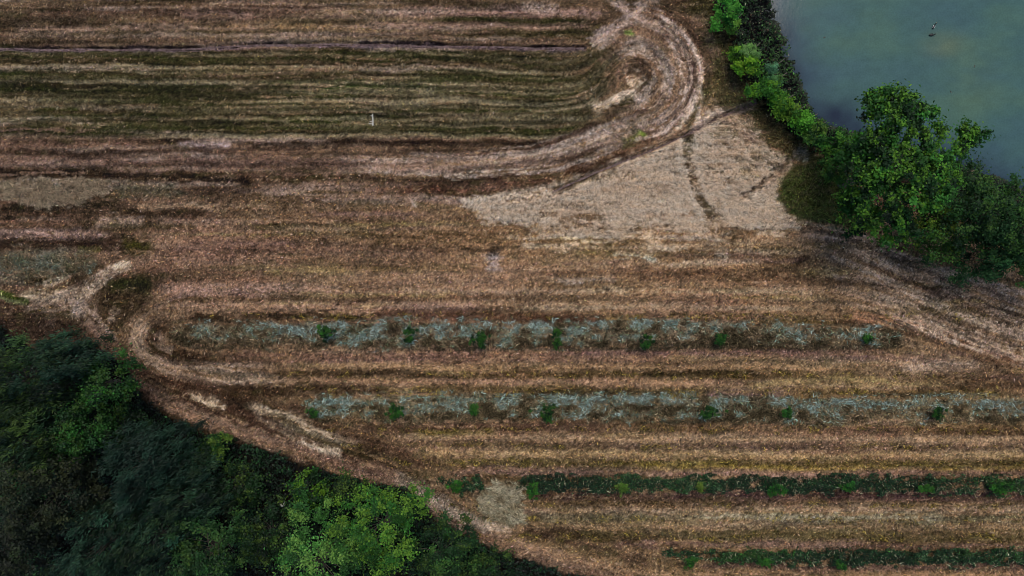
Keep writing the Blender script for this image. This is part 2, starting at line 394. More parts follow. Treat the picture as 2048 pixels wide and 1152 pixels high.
S([(255, 670), (290, 640), (340, 610)], 10, (112, 90, 74), .6, flow=1)
# --- the middle
HL(300, 900, 500, 12, (104, 78, 66), .5); HL(330, 700, 540, 10, (92, 74, 52), .6); HL(700, 1300, 480, 9, (92, 72, 44), .6)
HL(600, 1000, 430, 7, (90, 68, 48), .6); HL(560, 960, 455, 4, (136, 112, 88), .6); HL(700, 1000, 470, 6, (82, 62, 38), .7)
HL(300, 700, 580, 8, (140, 110, 96), .7, 583); HL(560, 1240, 583, 5, (142, 116, 92), .8); HL(1130, 1660, 584, 4, (150, 128, 100), .85, 583)
HL(300, 1000, 610, 6, (144, 116, 98), .8, 613); HL(1000, 1660, 614, 4, (146, 124, 98), .75, 616); HL(700, 1600, 598, 4, (92, 70, 50), .6)
HL(1080, 1560, 492, 4, (150, 124, 94), .7); HL(1370, 1620, 503, 4, (156, 134, 108), .7); HL(1300, 1530, 527, 4, (160, 140, 114), .7)
HL(1090, 1240, 557, 4, (150, 134, 118), .6); HL(1000, 1500, 545, 8, (96, 66, 48), .6); HL(1300, 1600, 470, 6, (104, 72, 46), .7)
HL(1500, 1900, 600, 6, (134, 110, 84), .5); HL(1460, 1720, 560, 8, (90, 66, 46), .6)
S([(980, 498), (986, 520), (992, 545)], 10, (150, 138, 136), .7, fade=.25); S([(968, 508), (1000, 500)], 7, (58, 46, 34), .8)
S([(1225, 506), (1270, 508), (1320, 520)], 5, (158, 158, 140), .8); S([(1095, 462), (1110, 478), (1180, 482), (1260, 472)], 5, (172, 152, 118), .85)
S([(820, 409), (836, 413)], 5, (190, 172, 154), .8, fade=.3); S([(1432, 509), (1460, 515)], 5, (166, 158, 136), .8, fade=.3)
S([(1595, 512), (1602, 530)], 8, (52, 34, 34), .8, fade=.3); S([(740, 402), (760, 406)], 6, (60, 50, 30), .6)
HL(340, 760, 633, 8, (58, 42, 26), .9, 636); HL(700, 1240, 631, 8, (78, 50, 36), .9, 640); HL(1200, 1300, 640, 8, (120, 96, 44), .6)
HL(1300, 1700, 632, 6, (84, 70, 38), .7); HL(1500, 1720, 642, 6, (88, 72, 34), .6)
S([(1690, 628), (1770, 640), (1850, 652)], 10, (156, 110, 82), .75, fade=.2); S([(1660, 640), (1780, 660), (1840, 672)], 4, (70, 48, 34), .7)
# --- right headland
S([(1560, 462), (1680, 482), (1760, 516), (1850, 556), (1960, 606), (2176, 690)], 6, (146, 124, 106), .8, flow=1)
S([(1590, 455), (1700, 470), (1800, 512), (1930, 575), (2176, 660)], 3, (84, 62, 46), .6, flow=1)
S([(1690, 500), (1800, 560), (1950, 620), (2176, 700)], 3, (80, 56, 42), .7, flow=1)
S([(1680, 474), (1760, 492), (1880, 545), (2010, 582), (2176, 620)], 6, (150, 130, 114), .7, flow=1)
S([(1840, 545), (1960, 600), (2176, 664)], 4, (150, 132, 114), .6, flow=1)
S([(1700, 530), (1850, 580), (2000, 650), (2176, 720)], 10, (110, 84, 68), .7, flow=1)
S([(1650, 570), (1760, 600), (1870, 655), (2000, 700), (2176, 740)], 6, (148, 124, 104), .8, flow=1)
S([(1780, 590), (1900, 650), (2040, 690), (2176, 715)], 5, (66, 46, 32), .7, flow=1)
S([(1840, 660), (1950, 700), (2176, 760)], 12, (92, 62, 48), .6, flow=1)
S([(1640, 500), (1740, 540), (1800, 575)], 9, (78, 56, 40), .6, flow=1)
HL(1800, 1960, 730, 5, (148, 126, 108), .7); HL(1840, 2176, 745, 8, (86, 66, 48), .6)
for pts_, sp_, n_ in (([(1560, 470), (1680, 490), (1800, 540), (1930, 596), (2176, 680)], 34, 26), ([(1600, 560), (1760, 590), (1880, 645), (2020, 700), (2176, 740)], 34, 20)):
    bundle(pts_, sp_, int(n_*1.4), (2, 4), [(166, 146, 126), (160, 138, 116), (140, 116, 96)], .85)
    bundle(pts_, sp_*1.2, int(n_*.5), (2, 4), [(82, 60, 46), (90, 68, 52), (72, 56, 38)], .7)
# fine furrows over the striped grass
for j in range(240):
    x0_ = random.uniform(-128, 900); ln_ = random.uniform(120, 480); y_ = random.uniform(-90, 400)
    g_ = 150 < y_ < 270 or 100 < y_ < 132
    S([(x0_, y_), (x0_+ln_/2, y_+random.uniform(-3, 3)), (min(x0_+ln_, 1230), y_+random.uniform(-3, 3))], random.uniform(1.8, 4.2),
      random.choice([(44, 44, 20), (58, 62, 26), (124, 110, 84), (96, 84, 58), (60, 48, 30)] if g_ else [(58, 42, 30), (132, 108, 92), (118, 92, 74), (74, 54, 42), (148, 126, 110)]), .6, fade=.25)
for j in range(300):
    x0_ = random.uniform(250, 2000); ln_ = random.uniform(100, 420); y_ = random.choice([random.uniform(400, 640), random.uniform(700, 790), random.uniform(850, 948), random.uniform(990, 1095)])
    if y_ > 700 and x0_ < 420+(y_-700)*1.6: continue
    S([(x0_, y_), (x0_+ln_, y_+random.uniform(-3, 3))], random.uniform(1.8, 4.5),
      random.choice([(62, 48, 32), (76, 58, 42), (150, 124, 98), (132, 104, 80), (90, 76, 40), (120, 92, 82), (140, 120, 74)]), .5, fade=.25)
# --- left end of the rows and the bend
bundle([(330, 620), (268, 660), (276, 704), (330, 734), (420, 752), (600, 764)], 22, 22, (2.5, 5), [(146, 124, 104), (136, 112, 94), (156, 136, 116)], .8)
bundle([(340, 636), (290, 665), (296, 700), (350, 726), (470, 738)], 22, 14, (3, 6), [(62, 44, 30), (74, 54, 38)], .75)
bundle([(215, 700), (300, 782), (420, 842), (560, 888), (700, 934), (810, 968), (880, 1022), (960, 1076), (1100, 1122), (1300, 1170)], 18, 46, (2.5, 5), [(150, 122, 100), (164, 138, 112), (134, 106, 88)], .85)
bundle([(240, 690), (320, 752), (450, 800), (600, 856), (760, 906), (900, 960)], 30, 26, (3, 7), [(66, 46, 34), (80, 58, 44), (58, 50, 30)], .75)
bundle([(480, 800), (560, 836), (640, 872), (740, 888)], 14, 8, (2, 4.5), [(160, 142, 118), (168, 150, 126)], .75)
bundle([(505, 830), (560, 860), (630, 892), (700, 914)], 10, 7, (2, 4.5), [(170, 152, 130), (160, 140, 118)], .75)
bundle([(780, 940), (850, 990), (930, 1034), (1040, 1058)], 12, 14, (2.5, 5), [(164, 146, 126), (150, 132, 112)], .9)
S([(300, 620), (268, 660), (276, 700), (330, 728), (420, 746), (560, 757)], 9, (142, 120, 100), .8, flow=1)
S([(352, 640), (302, 652), (296, 690), (340, 716), (440, 722)], 8, (62, 44, 30), .85, flow=1)
S([(310, 660), (320, 690), (345, 700)], 6, (134, 112, 94), .7, flow=1)
S([(255, 700), (290, 740), (350, 770), (450, 782), (560, 784)], 8, (74, 52, 38), .8, flow=1)
S([(420, 742), (520, 760), (600, 762)], 5, (144, 124, 102), .7, flow=1)
HL(400, 1400, 712, 9, (106, 76, 66), .6); HL(1100, 1800, 706, 6, (118, 88, 86), .5)
HL(470, 1760, 733, 5, (146, 116, 84), .85, 737); HL(380, 900, 748, 6, (66, 50, 32), .85); HL(880, 1700, 748, 7, (84, 66, 36), .8, 752)
HL(1250, 1560, 745, 4, (56, 44, 26), .8); HL(500, 1500, 762, 5, (146, 114, 88), .8, 765); HL(1480, 1900, 768, 5, (142, 120, 80), .7)
HL(420, 800, 780, 9, (64, 46, 30), .85); HL(780, 1500, 779, 8, (92, 74, 42), .75, 782); HL(1040, 1340, 785, 4, (56, 42, 26), .7)
HL(1560, 2040, 788, 9, (110, 88, 48), .6); HL(1900, 2176, 770, 9, (84, 60, 42), .6); HL(1400, 1580, 790, 6, (118, 92, 92), .6)
# below the second grey row
HL(700, 1240, 856, 10, (80, 58, 44), .85, 858); HL(1200, 2176, 857, 10, (92, 68, 44), .7); HL(820, 1000, 866, 5, (104, 92, 40), .7)
S([(740, 872), (900, 877), (1400, 878), (2176, 880)], 4, (142, 116, 88), .85, fade=.05)
S([(760, 888), (1000, 892), (1500, 890), (2176, 894)], 6, (86, 66, 50), .7, fade=.05)
S([(800, 902), (1000, 908), (1500, 910), (2176, 912)], 5, (146, 120, 84), .85, fade=.05)
S([(860, 922), (1100, 926), (1500, 928), (2176, 926)], 8, (84, 72, 34), .8, fade=.05)
S([(1250, 934), (1700, 937), (2176, 938)], 5, (136, 116, 50), .6, fade=.05)
S([(870, 942), (1100, 944), (1500, 946), (2176, 948)], 6, (122, 94, 82), .7, fade=.05)
# between the weed strips
S([(1050, 990), (1300, 993), (1600, 994), (2176, 996)], 11, (74, 52, 50), .95, fade=.03)  # purple dark strip: the weed strip's shadow painted on the ground
S([(1060, 1006), (1300, 1008), (2176, 1008)], 6, (90, 72, 48), .7, fade=.03)
S([(1050, 1024), (1300, 1022), (1600, 1018), (2176, 1018)], 5, (140, 116, 92), .85, fade=.03)
S([(1060, 1037), (1400, 1036), (2176, 1038)], 7, (104, 98, 72), .7, fade=.03)
S([(1380, 1034), (1900, 1034)], 4, (142, 134, 112), .6)
S([(1080, 1052), (1400, 1056), (2176, 1052)], 5, (128, 104, 78), .7, fade=.03)
S([(1030, 1058), (1180, 1072), (1300, 1090)], 9, (56, 42, 28), .8, flow=1)
S([(1150, 1066), (1400, 1074), (2176, 1074)], 9, (80, 70, 40), .8, fade=.03)
S([(1220, 1090), (1500, 1089), (2176, 1092)], 5, (116, 88, 76), .75, fade=.03)
S([(1320, 1100), (1400, 1114), (1500, 1130)], 8, (46, 38, 24), .6, flow=1)
S([(1380, 1134), (2176, 1134)], 7, (84, 62, 58), .7, fade=.03); S([(1380, 1150), (2176, 1152)], 8, (140, 108, 80), .8, fade=.03)  # first stroke: shadow below the lowest weed strip, put into the ground colour
# --- headland track along the wood
S([(170, 640), (225, 712), (300, 786), (420, 846), (560, 892), (700, 938), (800, 965), (870, 1018), (940, 1070), (1050, 1110), (1200, 1146), (1500, 1215)], 14, (110, 84, 70), .85, flow=1, fade=.02)
S([(300, 760), (420, 808), (560, 862), (700, 912), (800, 944)], 10, (72, 50, 38), .85, flow=1)
S([(300, 794), (410, 846), (520, 880), (640, 925)], 5, (150, 122, 100), .7, flow=1)
bundle([(370, 786), (420, 802), (470, 818)], 8, 7, (2, 4), [(172, 154, 130), (156, 134, 110)], .8)
S([(495, 804), (545, 828), (600, 862), (680, 884), (742, 884)], 5, (140, 120, 98), .6, flow=1)
S([(505, 835), (560, 862), (620, 888), (692, 912)], 4, (150, 130, 108), .6, flow=1)
S([(530, 820), (600, 860), (690, 900), (760, 920)], 5, (64, 56, 30), .8, flow=1)
S([(600, 880), (640, 900), (690, 910)], 6, (178, 162, 142), .7, flow=1)
S([(560, 800), (660, 850), (760, 892), (880, 950)], 10, (84, 62, 46), .7, flow=1)
S([(780, 930), (860, 984), (930, 1026), (1010, 1048)], 9, (66, 50, 32), .85, flow=1)
S([(770, 944), (830, 980), (880, 1018), (950, 1050), (1040, 1060)], 9, (160, 142, 124), .85, flow=1)
S([(1040, 1060), (1200, 1100), (1320, 1128)], 8, (76, 56, 42), .8, flow=1)
S([(960, 1070), (1060, 1100), (1200, 1130), (1360, 1160)], 8, (140, 112, 84), .8, flow=1)
S([(900, 965), (960, 1000), (1000, 1040)], 5, (110, 100, 70), .6, flow=1)

flowmask = None
def run_strokes(C, AMT):
    global flowc, flows
    for pts, w, col, a, soft, flow, fade, brk in strokes:
        m = w*2.4+30
        x0 = max(0, int((pts[:, 0].min()-m-gx[0])/STEP)); x1 = min(NX, int((pts[:, 0].max()+m-gx[0])/STEP)+1)
        y0 = max(0, int((pts[:, 1].min()-m-gy[0])/STEP)); y1 = min(NY, int((pts[:, 1].max()+m-gy[0])/STEP)+1)
        if x1 <= x0 or y1 <= y0: continue
        sl = (slice(y0, y1), slice(x0, x1))
        D, tx, ty, s = seg_dist(XW[sl], YW[sl], pts)
        if C is None:
            if flow:
                wt = np.exp(-(D/(w*2.2+6))**2)
                flowc[sl] += wt*(tx*tx-ty*ty); flows[sl] += wt*2*tx*ty
            continue
        k = 1-sstep(w*(.85-soft), w*(1.15+soft*1.8), D+WIDE[sl]*w*0.35+FEA[sl]*(3.0+w*.35)*FEK[sl])
        k = k*sstep(0, fade, s)*sstep(0, fade, 1-s)
        k = k*a*np.clip(1.0+0.28*FE2[sl], 0.2, 1.06)*np.clip(1-brk*0.7*np.clip(BRK[sl]+0.15, 0, 1), 0, 1)
        k = k[..., None]
        C[sl] = C[sl]*(1-k)+lin(col)*k
run_strokes(None, 0)
# flow turns round the loop's eye
rr = np.hypot(X-1268, (Y-165)/1.1); wl = np.exp(-(rr/110)**4)*(X > 1190)*3
ta = np.arctan2((Y-165)/1.1, X-1268)+math.pi/2
flowc += wl*np.cos(2*ta); flows += wl*np.sin(2*ta)
ANG = 0.5*np.arctan2(flows, flowc)

def lic(fields, n, step=1.0):
    """smear noise along the mowing direction"""
    acc = [f.copy() for f in fields]; cnt = 1
    for sgn in (1, -1):
        x = np.tile(np.arange(NX, dtype=np.float32), (NY, 1)); y = np.tile(np.arange(NY, dtype=np.float32)[:, None], (1, NX))
        px = np.full(X.shape, float(sgn)) * np.cos(ANG); py = float(sgn)*np.sin(ANG)
        for i in range(n):
            ix = np.clip(np.rint(x), 0, NX-1).astype(np.int32); iy = np.clip(np.rint(y), 0, NY-1).astype(np.int32)
            a = ANG[iy, ix]; dx = np.cos(a); dy = np.sin(a)
            f = np.where(dx*px+dy*py < 0, -1, 1); dx = dx*f; dy = dy*f; px, py = dx, dy
            x = x+dx*step; y = y+dy*step
            ix = np.clip(np.rint(x), 0, NX-1).astype(np.int32); iy = np.clip(np.rint(y), 0, NY-1).astype(np.int32)
            for k, g in enumerate(fields): acc[k] += g[iy, ix]
            cnt += 1
    return [(a/cnt-(a/cnt).mean())/(a/cnt).std() for a in acc]

white = rng.normal(size=X.shape)
L1, = lic([white], 3)
L2, L2b = lic([vnoise(5, 5), vnoise(6, 6)], 16, 2.0)
L3, L3b, L3c = lic([vnoise(16, 16), vnoise(16, 16), vnoise(24, 24)], 20, 4.0)
FEA = L2*0.55+L1*0.45+fbm(12, 8, 2)*.8; FE2 = L1*0.5+L2*0.7+rng.normal(size=X.shape)*.4
BRK = fbm(90, 26, 4); WIDE = L3b*0.6; FEK = np.where((Y < 345) & (X < 1150), .55, 1.0)
PATCH = fbm(260, 120, 4); PATCH2 = fbm(180, 60, 4); CL = fbm(24, 14, 3)
G1 = fbm(5, 4, 1); G2 = fbm(10, 7, 2)

C = np.zeros(X.shape+(3,)); C[:] = lin((106, 83, 63))
def blend(C, k, col):
    k = np.clip(k, 0, 1)[..., None]; C[:] = C*(1-k)+lin(col)*k
# broad regions
blend(C, sstep(300, 60, Y)*sstep(1250, 700, X)*0.45, (84, 76, 50))
blend(C, np.exp(-((Y-190)/75)**2)*sstep(1300, 1000, X)*0.55, (78, 76, 46))
blend(C, sstep(380, 620, Y)*sstep(200, 700, X)*0.5, (118, 92, 66))
blend(C, np.exp(-((Y-475)/90)**2)*np.exp(-((X-1250)/600)**2)*0.4, (132, 98, 68))
blend(C, np.exp(-((Y-500)/150)**2)*sstep(600, 1100, X)*0.45, (140, 110, 80)); blend(C, sstep(820, 940, Y)*0.35, (106, 90, 58))  # first blend: brighter centre right, uneven light put into the ground colour
blend(C, sstep(460, 100, X)*sstep(280, 440, Y)*0.6, (62, 50, 34))  # darker left side, the dimmer end of that painted light
blend(C, np.clip(PATCH, 0, 1)*0.45, (122, 88, 74)); blend(C, np.clip(-PATCH, 0, 1)*0.4, (86, 76, 46))
blend(C, np.clip(L3c, 0, 2)*0.22, (136, 112, 90)); blend(C, np.clip(-L3c, 0, 2)*0.26, (62, 50, 32))
run_strokes(C, 0)

def area(pts, col, a=0.9, e=8, wob=1.0):
    d = poly_sd(XE, YE, pts)+np.clip(FEA, -2, 2)*e*.5; k = (1-sstep(-e, e, d))*a; blend(C, k, col); return k
# pale dry patch at the left edge, and grey one under it
gpat = fbm(20, 14, 3)*.4
k_patch = area([(-60, 362), (0, 360), (100, 357), (170, 358), (228, 366), (214, 388), (150, 408), (80, 416), (0, 396), (-60, 400)], (138, 122, 102), .88, 7); k_patch = k_patch*np.clip(.75+CL*.8+gpat, .1, 1)
area([(225, 366), (340, 368), (360, 385), (240, 392)], (86, 84, 66), .6, 12)
area([(-60, 505), (60, 504), (190, 510), (185, 545), (60, 552), (-60, 545)], (104, 94, 74), .7, 16)
blend(C, (k_patch > .3)*np.clip(fbm(16, 10, 2)-.1, 0, 1)*.6, (84, 70, 50)); blend(C, (k_patch > .3)*np.clip(fbm(22, 12, 2)-.1, 0, 1)*.6, (164, 150, 128))
for cx_, cy_, rx_, ry_, c_ in ((125, 382, 16, 10, (70, 80, 82)), (108, 376, 10, 6, (110, 122, 112)), (88, 528, 26, 10, (66, 78, 82)), (40, 520, 14, 8, (84, 110, 92)), (96, 520, 30, 14, (116, 124, 108))):
    blend(C, np.exp(-((XE-cx_)/rx_)**2-((YE-cy_)/ry_)**2)*.7, c_)
k_straw = area(STRAW, (220, 198, 172), .92, 13)
blend(C, k_straw*np.clip(PATCH2+CL*.6-.1, 0, 1)*.5, (140, 112, 82)); blend(C, k_straw*np.clip(-CL-.3, 0, 1)*.95*np.clip(.4+sstep(1250, 1500, X)*sstep(400, 300, Y), 0, 1), (84, 68, 42)); blend(C, k_straw*sstep(1250, 1000, X)*.5, (172, 156, 136)); blend(C, k_straw*np.clip(FEA-1.0, 0, 1)*.5, (112, 86, 62))
mot = fbm(70, 34, 4); mot2 = fbm(18, 12, 3)
blend(C, k_straw*np.clip(mot*1.5-.1, 0, 1)*.65, (150, 126, 102)); blend(C, k_straw*np.clip(mot2-.2, 0, 1)*.5, (132, 106, 80)); blend(C, k_straw*np.clip(-mot2-.2, 0, 1)*.5, (228, 208, 182))
blend(C, k_straw*np.clip(fbm(12, 8, 2)*1.5-.75, 0, 1)*np.clip(sstep(1380, 1460, X)*sstep(390, 330, Y)+.25, 0, 1), (56, 54, 30))
k_pile = area([(985, 968), (1050, 976), (1040, 1010), (1046, 1042), (1010, 1050), (965, 1030), (962, 990)], (150, 134, 108), .85, 14)
area([(925, 975), (985, 968), (1000, 1000), (960, 1020)], (96, 76, 66), .5, 10)
# grey hay rows: ground stain under the hay
HAY1 = [(342, 660), (380, 645), (700, 644), (1100, 646), (1340, 640), (1700, 655), (1806, 655), (1800, 695), (1500, 695), (1100, 694), (640, 696), (380, 694), (345, 680)]
HAY2 = [(606, 805), (660, 792), (1000, 790), (1300, 790), (1600, 796), (1900, 792), (2176, 796), (2176, 846), (1700, 846), (1200, 840), (900, 842), (640, 840)]
kh1 = area(HAY1, (96, 82, 62), .7, 10); kh2 = area(HAY2, (96, 84, 58), .7, 10)
for kh, yr in ((kh1, 664), (kh2, 810)):
    blend(C, kh*np.clip(.15-(Y-yr)/50+CL*.9, 0, 1)*.6, (112, 126, 114)); blend(C, kh*np.clip(-CL*1.2-.1, 0, 1)*.9, (44, 40, 28))
# inside the straw: wheel tracks, darker weeds
def later(pts, w, col, a, soft=.6, flow=None, fade=.1, brk=.4):
    strokes.clear(); strokes.append((smooth_line(pts), w, col, a, soft, flow, fade, brk)); run_strokes(C, 0)
later([(1400, 120), (1408, 180), (1398, 230), (1392, 262)], 3, (176, 156, 138), .85); later([(1408, 190), (1385, 215), (1366, 246)], 5, (176, 156, 138), .85); later([(1402, 196), (1388, 236), (1380, 262)], 5, (66, 62, 30), .8)
later([(1412, 180), (1400, 215), (1396, 250)], 3, (150, 134, 118), .7)
later([(1376, 262), (1374, 320), (1386, 380), (1408, 428), (1440, 460), (1480, 480)], 14, (86, 68, 46), .95, fade=.04)
later([(1382, 264), (1380, 314)], 13, (58, 54, 26), .85, fade=.1); later([(1398, 415), (1425, 420)], 9, (72, 62, 36), .8)
later([(1364, 262), (1362, 330), (1373, 392), (1396, 440), (1424, 470)], 3, (232, 212, 186), .95, brk=0); later([(1396, 258), (1394, 320), (1402, 370), (1424, 420)], 3, (226, 204, 178), .9, brk=0)
later([(1400, 260), (1402, 300)], 4, (176, 154, 130), .5)
later([(1440, 225), (1470, 248), (1510, 285), (1535, 320)], 12, (92, 76, 50), .6); later([(1440, 240), (1490, 265), (1515, 290)], 7, (134, 108, 92), .7)
later([(1451, 270), (1452, 305)], 4, (92, 72, 52), .8); later([(1420, 275), (1450, 258), (1480, 268)], 9, (118, 104, 74), .6)
later([(1470, 340), (1500, 352), (1480, 320)], 9, (112, 96, 66), .6); later([(1500, 300), (1545, 330), (1555, 340)], 9, (74, 62, 36), .7)
later([(1200, 352), (1240, 346), (1120, 372)], 6, (86, 72, 50), .7); later([(1100, 378), (1150, 374)], 6, (84, 66, 46), .7)
later([(1040, 448), (1150, 450), (1240, 462), (1280, 440)], 5, (128, 100, 66), .6)
for j in range(26):
    x0_ = random.uniform(980, 1520); y_ = random.uniform(440, 505); l_ = random.uniform(50, 150)
    later([(x0_, y_), (x0_+l_/2, y_+random.uniform(-4, 6)), (x0_+l_, y_+random.uniform(-6, 6))], random.uniform(2.5, 5), random.choice([(178, 152, 122), (160, 134, 106), (168, 148, 124)]), .7, fade=.3)
for j in range(16):
    x0_ = random.uniform(1000, 1500); y_ = random.uniform(425, 462); l_ = random.uniform(40, 120)
    later([(x0_, y_), (x0_+l_/2, y_+3), (x0_+l_, y_+random.uniform(-5, 5))], random.uniform(2.5, 6), random.choice([(120, 92, 64), (104, 78, 54)]), .75, fade=.3)
k_wd = area([(1556, 350), (1590, 322), (1640, 300), (1720, 300), (1740, 450), (1660, 452), (1600, 440), (1560, 405)], (58, 70, 26), .88, 16)
later([(1590, 424), (1640, 420), (1690, 424)], 2.5, (76, 72, 38), .7); later([(1600, 350), (1640, 370)], 14, (52, 58, 24), .6)
# bank of rough grass between the field and the pond
BANK = [(1366, -120), (1372, 10), (1410, 60), (1420, 130), (1418, 190), (1450, 215), (1500, 235), (1540, 290), (1600, 325), (1660, 300),
        (1700, 290), (1650, 230), (1560, 100), (1545, -120)]
area(BANK, (74, 66, 38), .85, 12)
later([(1392, 20), (1430, 90), (1460, 160), (1480, 200)], 5, (118, 98, 78), .6); later([(1400, 60), (1440, 130), (1470, 180)], 4, (56, 50, 26), .7)
later([(1380, 30), (1420, 80), (1428, 150)], 7, (120, 96, 80), .6)
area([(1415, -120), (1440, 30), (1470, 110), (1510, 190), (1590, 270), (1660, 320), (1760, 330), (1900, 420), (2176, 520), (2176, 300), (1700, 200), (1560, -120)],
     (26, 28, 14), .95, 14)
area([(1395, 170), (1430, 175), (1425, 212), (1400, 215)], (70, 66, 34), .6, 10)
# dusty tracks
later([(1100, 388), (1160, 362), (1230, 330), (1330, 290), (1392, 262)], 3.5, (62, 46, 36), .85, fade=.02)
later([(1385, 262), (1440, 234), (1515, 204)], 5, (128, 108, 98), .85, fade=.03)
later([(1600, 302), (1560, 336), (1520, 370), (1488, 392)], 6, (70, 54, 42), .9, fade=.05)
later([(1572, 334), (1550, 352), (1530, 372)], 4, (140, 116, 96), .7, fade=.05); later([(1585, 312), (1615, 298)], 7, (140, 130, 116), .7)
later([(1600, 318), (1612, 322)], 4, (164, 158, 142), .8, fade=.3)
later([(-128, 97), (345, 98.5), (440, 95), (560, 88.5), (700, 88), (1000, 95), (1174, 97)], 3.2, (104, 86, 90), .95, fade=.001, brk=.1)
later([(-128, 94.5), (345, 95.5), (440, 92), (560, 85), (700, 84.5), (1000, 91.5), (1174, 93.5)], 2.2, (34, 24, 26), .9, fade=.001, brk=.1)  # dark line: shade on the groove's upper wall, painted in
# wood floor
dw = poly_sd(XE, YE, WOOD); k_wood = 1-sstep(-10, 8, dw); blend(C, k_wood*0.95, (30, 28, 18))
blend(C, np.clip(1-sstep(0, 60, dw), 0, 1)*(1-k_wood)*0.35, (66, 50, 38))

# fine structure
lum = np.maximum(C.mean(2), .004); m0 = 0.085
C *= np.clip((lum/m0), .1, 8)[..., None]**np.where(lum < m0, .5+.2*(Y < 400), .36*(1-k_straw*.7))[..., None]
fieldk = (1-k_wood)
rust = np.clip(L2*0.5+G2*0.5, -1.2, 1.2)
STK = 0.35+0.65*np.clip(sstep(330, 200, Y)+0.5*sstep(1500, 1700, X)*sstep(440, 500, Y), 0, 1)
gran = rng.normal(size=X.shape); gran2 = fbm(4.5, 4.5, 1)
mul = 1+0.12*np.clip(L1, -2.2, 2.6)+(0.3-.14*(Y < 340))*np.clip(gran, -2.2, 2.6)+0.24*gran2+0.12*L2*STK+0.14*G1+0.15*G2*(1.2-STK*.6)+0.08*L3*STK+.05*L3c+0.16*fbm(34, 16, 3)
C *= np.clip(mul, 0.35, 2.0)[..., None]
warm = (1+0.05*rust+0.04*rng.normal(size=X.shape))
C[..., 0] *= warm; C[..., 2] *= 2-warm
gr = np.clip(CL+0.5*L2b*0.6-0.35, 0, 1)*0.35*(1-k_straw)*fieldk
blend(C, gr, (58, 60, 28))
hl = np.clip(G2*0.6+L2*0.3+gran*.5-1.0, 0, 1)*0.7*fieldk
blend(C, hl, (164, 142, 116))
KALB = 0.80
C = softclip(C*KALB)

# height: swaths, ruts, bank and pond bed
Z = 0.008*L2*STK+0.03*G2+0.016*gran2+0.012*gran+0.03*L3c+0.03*fbm(300, 200, 3)
Z += k_straw*(0.05+0.03*G2)+(kh1+kh2)*(0.06+0.03*G2)+k_pile*0.08
PATH1 = smooth_line([(-128, 96), (0, 96), (150, 98), (345, 98), (440, 94), (560, 87.5), (700, 87), (880, 91), (1000, 94), (1176, 96)])
PATH2 = smooth_line([(1516, 204), (1440, 234), (1388, 262), (1330, 289), (1230, 329), (1160, 360), (1104, 384)])
PATH3 = smooth_line([(1606, 300), (1560, 336), (1520, 370), (1488, 392)])
PATH4 = smooth_line([(1174, 98), (1222, 60), (1262, 30), (1292, 0), (1340, -70)])
WGL = vnoise(40, 40)*1.6
for pts, w, dep in ((PATH1, 4, .16), (PATH2, 4, .16), (PATH3, 5, .14), (PATH4, 5, .12)):
    D = seg_dist(X, Y+WGL, pts)[0]; k = 1-sstep(w*0.7, w*1.7, D); Z = Z*(1-k)-dep*k

# full sheet with the land beyond the frame
off = np.concatenate([np.arange(10, 1000, 15.), [1040, 1120, 1250, 1500, 2000, 3500, 6000, 10000, 20000, 45000.]])
fx = np.concatenate([gx[0]-off[::-1], gx, gx[-1]+off]); fy = np.concatenate([gy[0]-off[::-1], gy, gy[-1]+off])
np_ = len(off)
def refl(v, lo, hi, n_):
    p = 2*(hi-lo); q = np.mod(v-lo, p); q = np.where(q > hi-lo, p-q, q); return np.clip((q/STEP).astype(int), 0, n_-1)
cs = np.cumsum(np.cumsum(np.pad(C, ((7, 7), (12, 12), (0, 0)), mode='edge'), 0), 1)
Cb = np.zeros_like(C); Cb[1:, 1:] = (cs[15:, 25:]-cs[:-15, 25:]-cs[15:, :-25]+cs[:-15, :-25])[:NY-1, :NX-1]/375.0
Cb[0] = Cb[1]; Cb[:, 0] = Cb[:, 1]
RI, RJ = np.meshgrid(refl(fy, gy[0], gy[-1], NY), refl(fx, gx[0], gx[-1], NX), indexing='ij')
Cf = Cb[RI, RJ]; dist_ = np.maximum(np.abs(fx[None]-1024)-1152, np.abs(fy[:, None]-576)-672)
kd = sstep(300, 1400, dist_)[..., None]; Cf = Cf*(1-kd)+lin((108, 88, 62), KALB)*kd
Cf = Cf*(1+.16*rng.normal(size=Cf.shape[:2]))[..., None].clip(.5, 1.6)
Cf[np_:-np_, np_:-np_] = C; Zf = np.pad(Z, np_, mode='edge')
FX, FY = np.meshgrid(fx, fy)
wj = np.pad(WX*0.5+WXf, np_, mode='edge')
dp = poly_sd(FX+wj, FY, POND)
Zf = np.where(dp < 40, Zf-0.35*sstep(40, 4, dp)-0.9*sstep(6, -60, dp), Zf)
mud = sstep(10, -10, dp)[..., None]; Cf = Cf*(1-mud)+np.array([0.03, 0.035, 0.025])*mud
Zfine = Zf[np_:-np_, np_:-np_]; dpond = dp[np_:-np_, np_:-np_]
V = np.stack([(FX-1024)/32, (576-FY)/32, Zf], -1).reshape(-1, 3)
ny, nx = FX.shape
i = np.arange(ny-1)[:, None]*nx+np.arange(nx-1)[None]
F = np.stack([i+nx, i+nx+1, i+1, i], -1).reshape(-1, 4)
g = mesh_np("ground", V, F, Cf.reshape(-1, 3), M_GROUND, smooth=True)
tag(g, "brown mown hay field with curving mower stripes", None, kind="structure")

def gz(px, py):
    ix = np.clip(((np.asarray(px)-gx[0])/STEP).astype(int), 0, NX-1); iy = np.clip(((np.asarray(py)-gy[0])/STEP).astype(int), 0, NY-1)
    return Zfine[iy, ix]
def gidx(px, py):
    return (np.clip(((py-gy[0])/STEP).astype(int), 0, NY-1), np.clip(((px-gx[0])/STEP).astype(int), 0, NX-1))

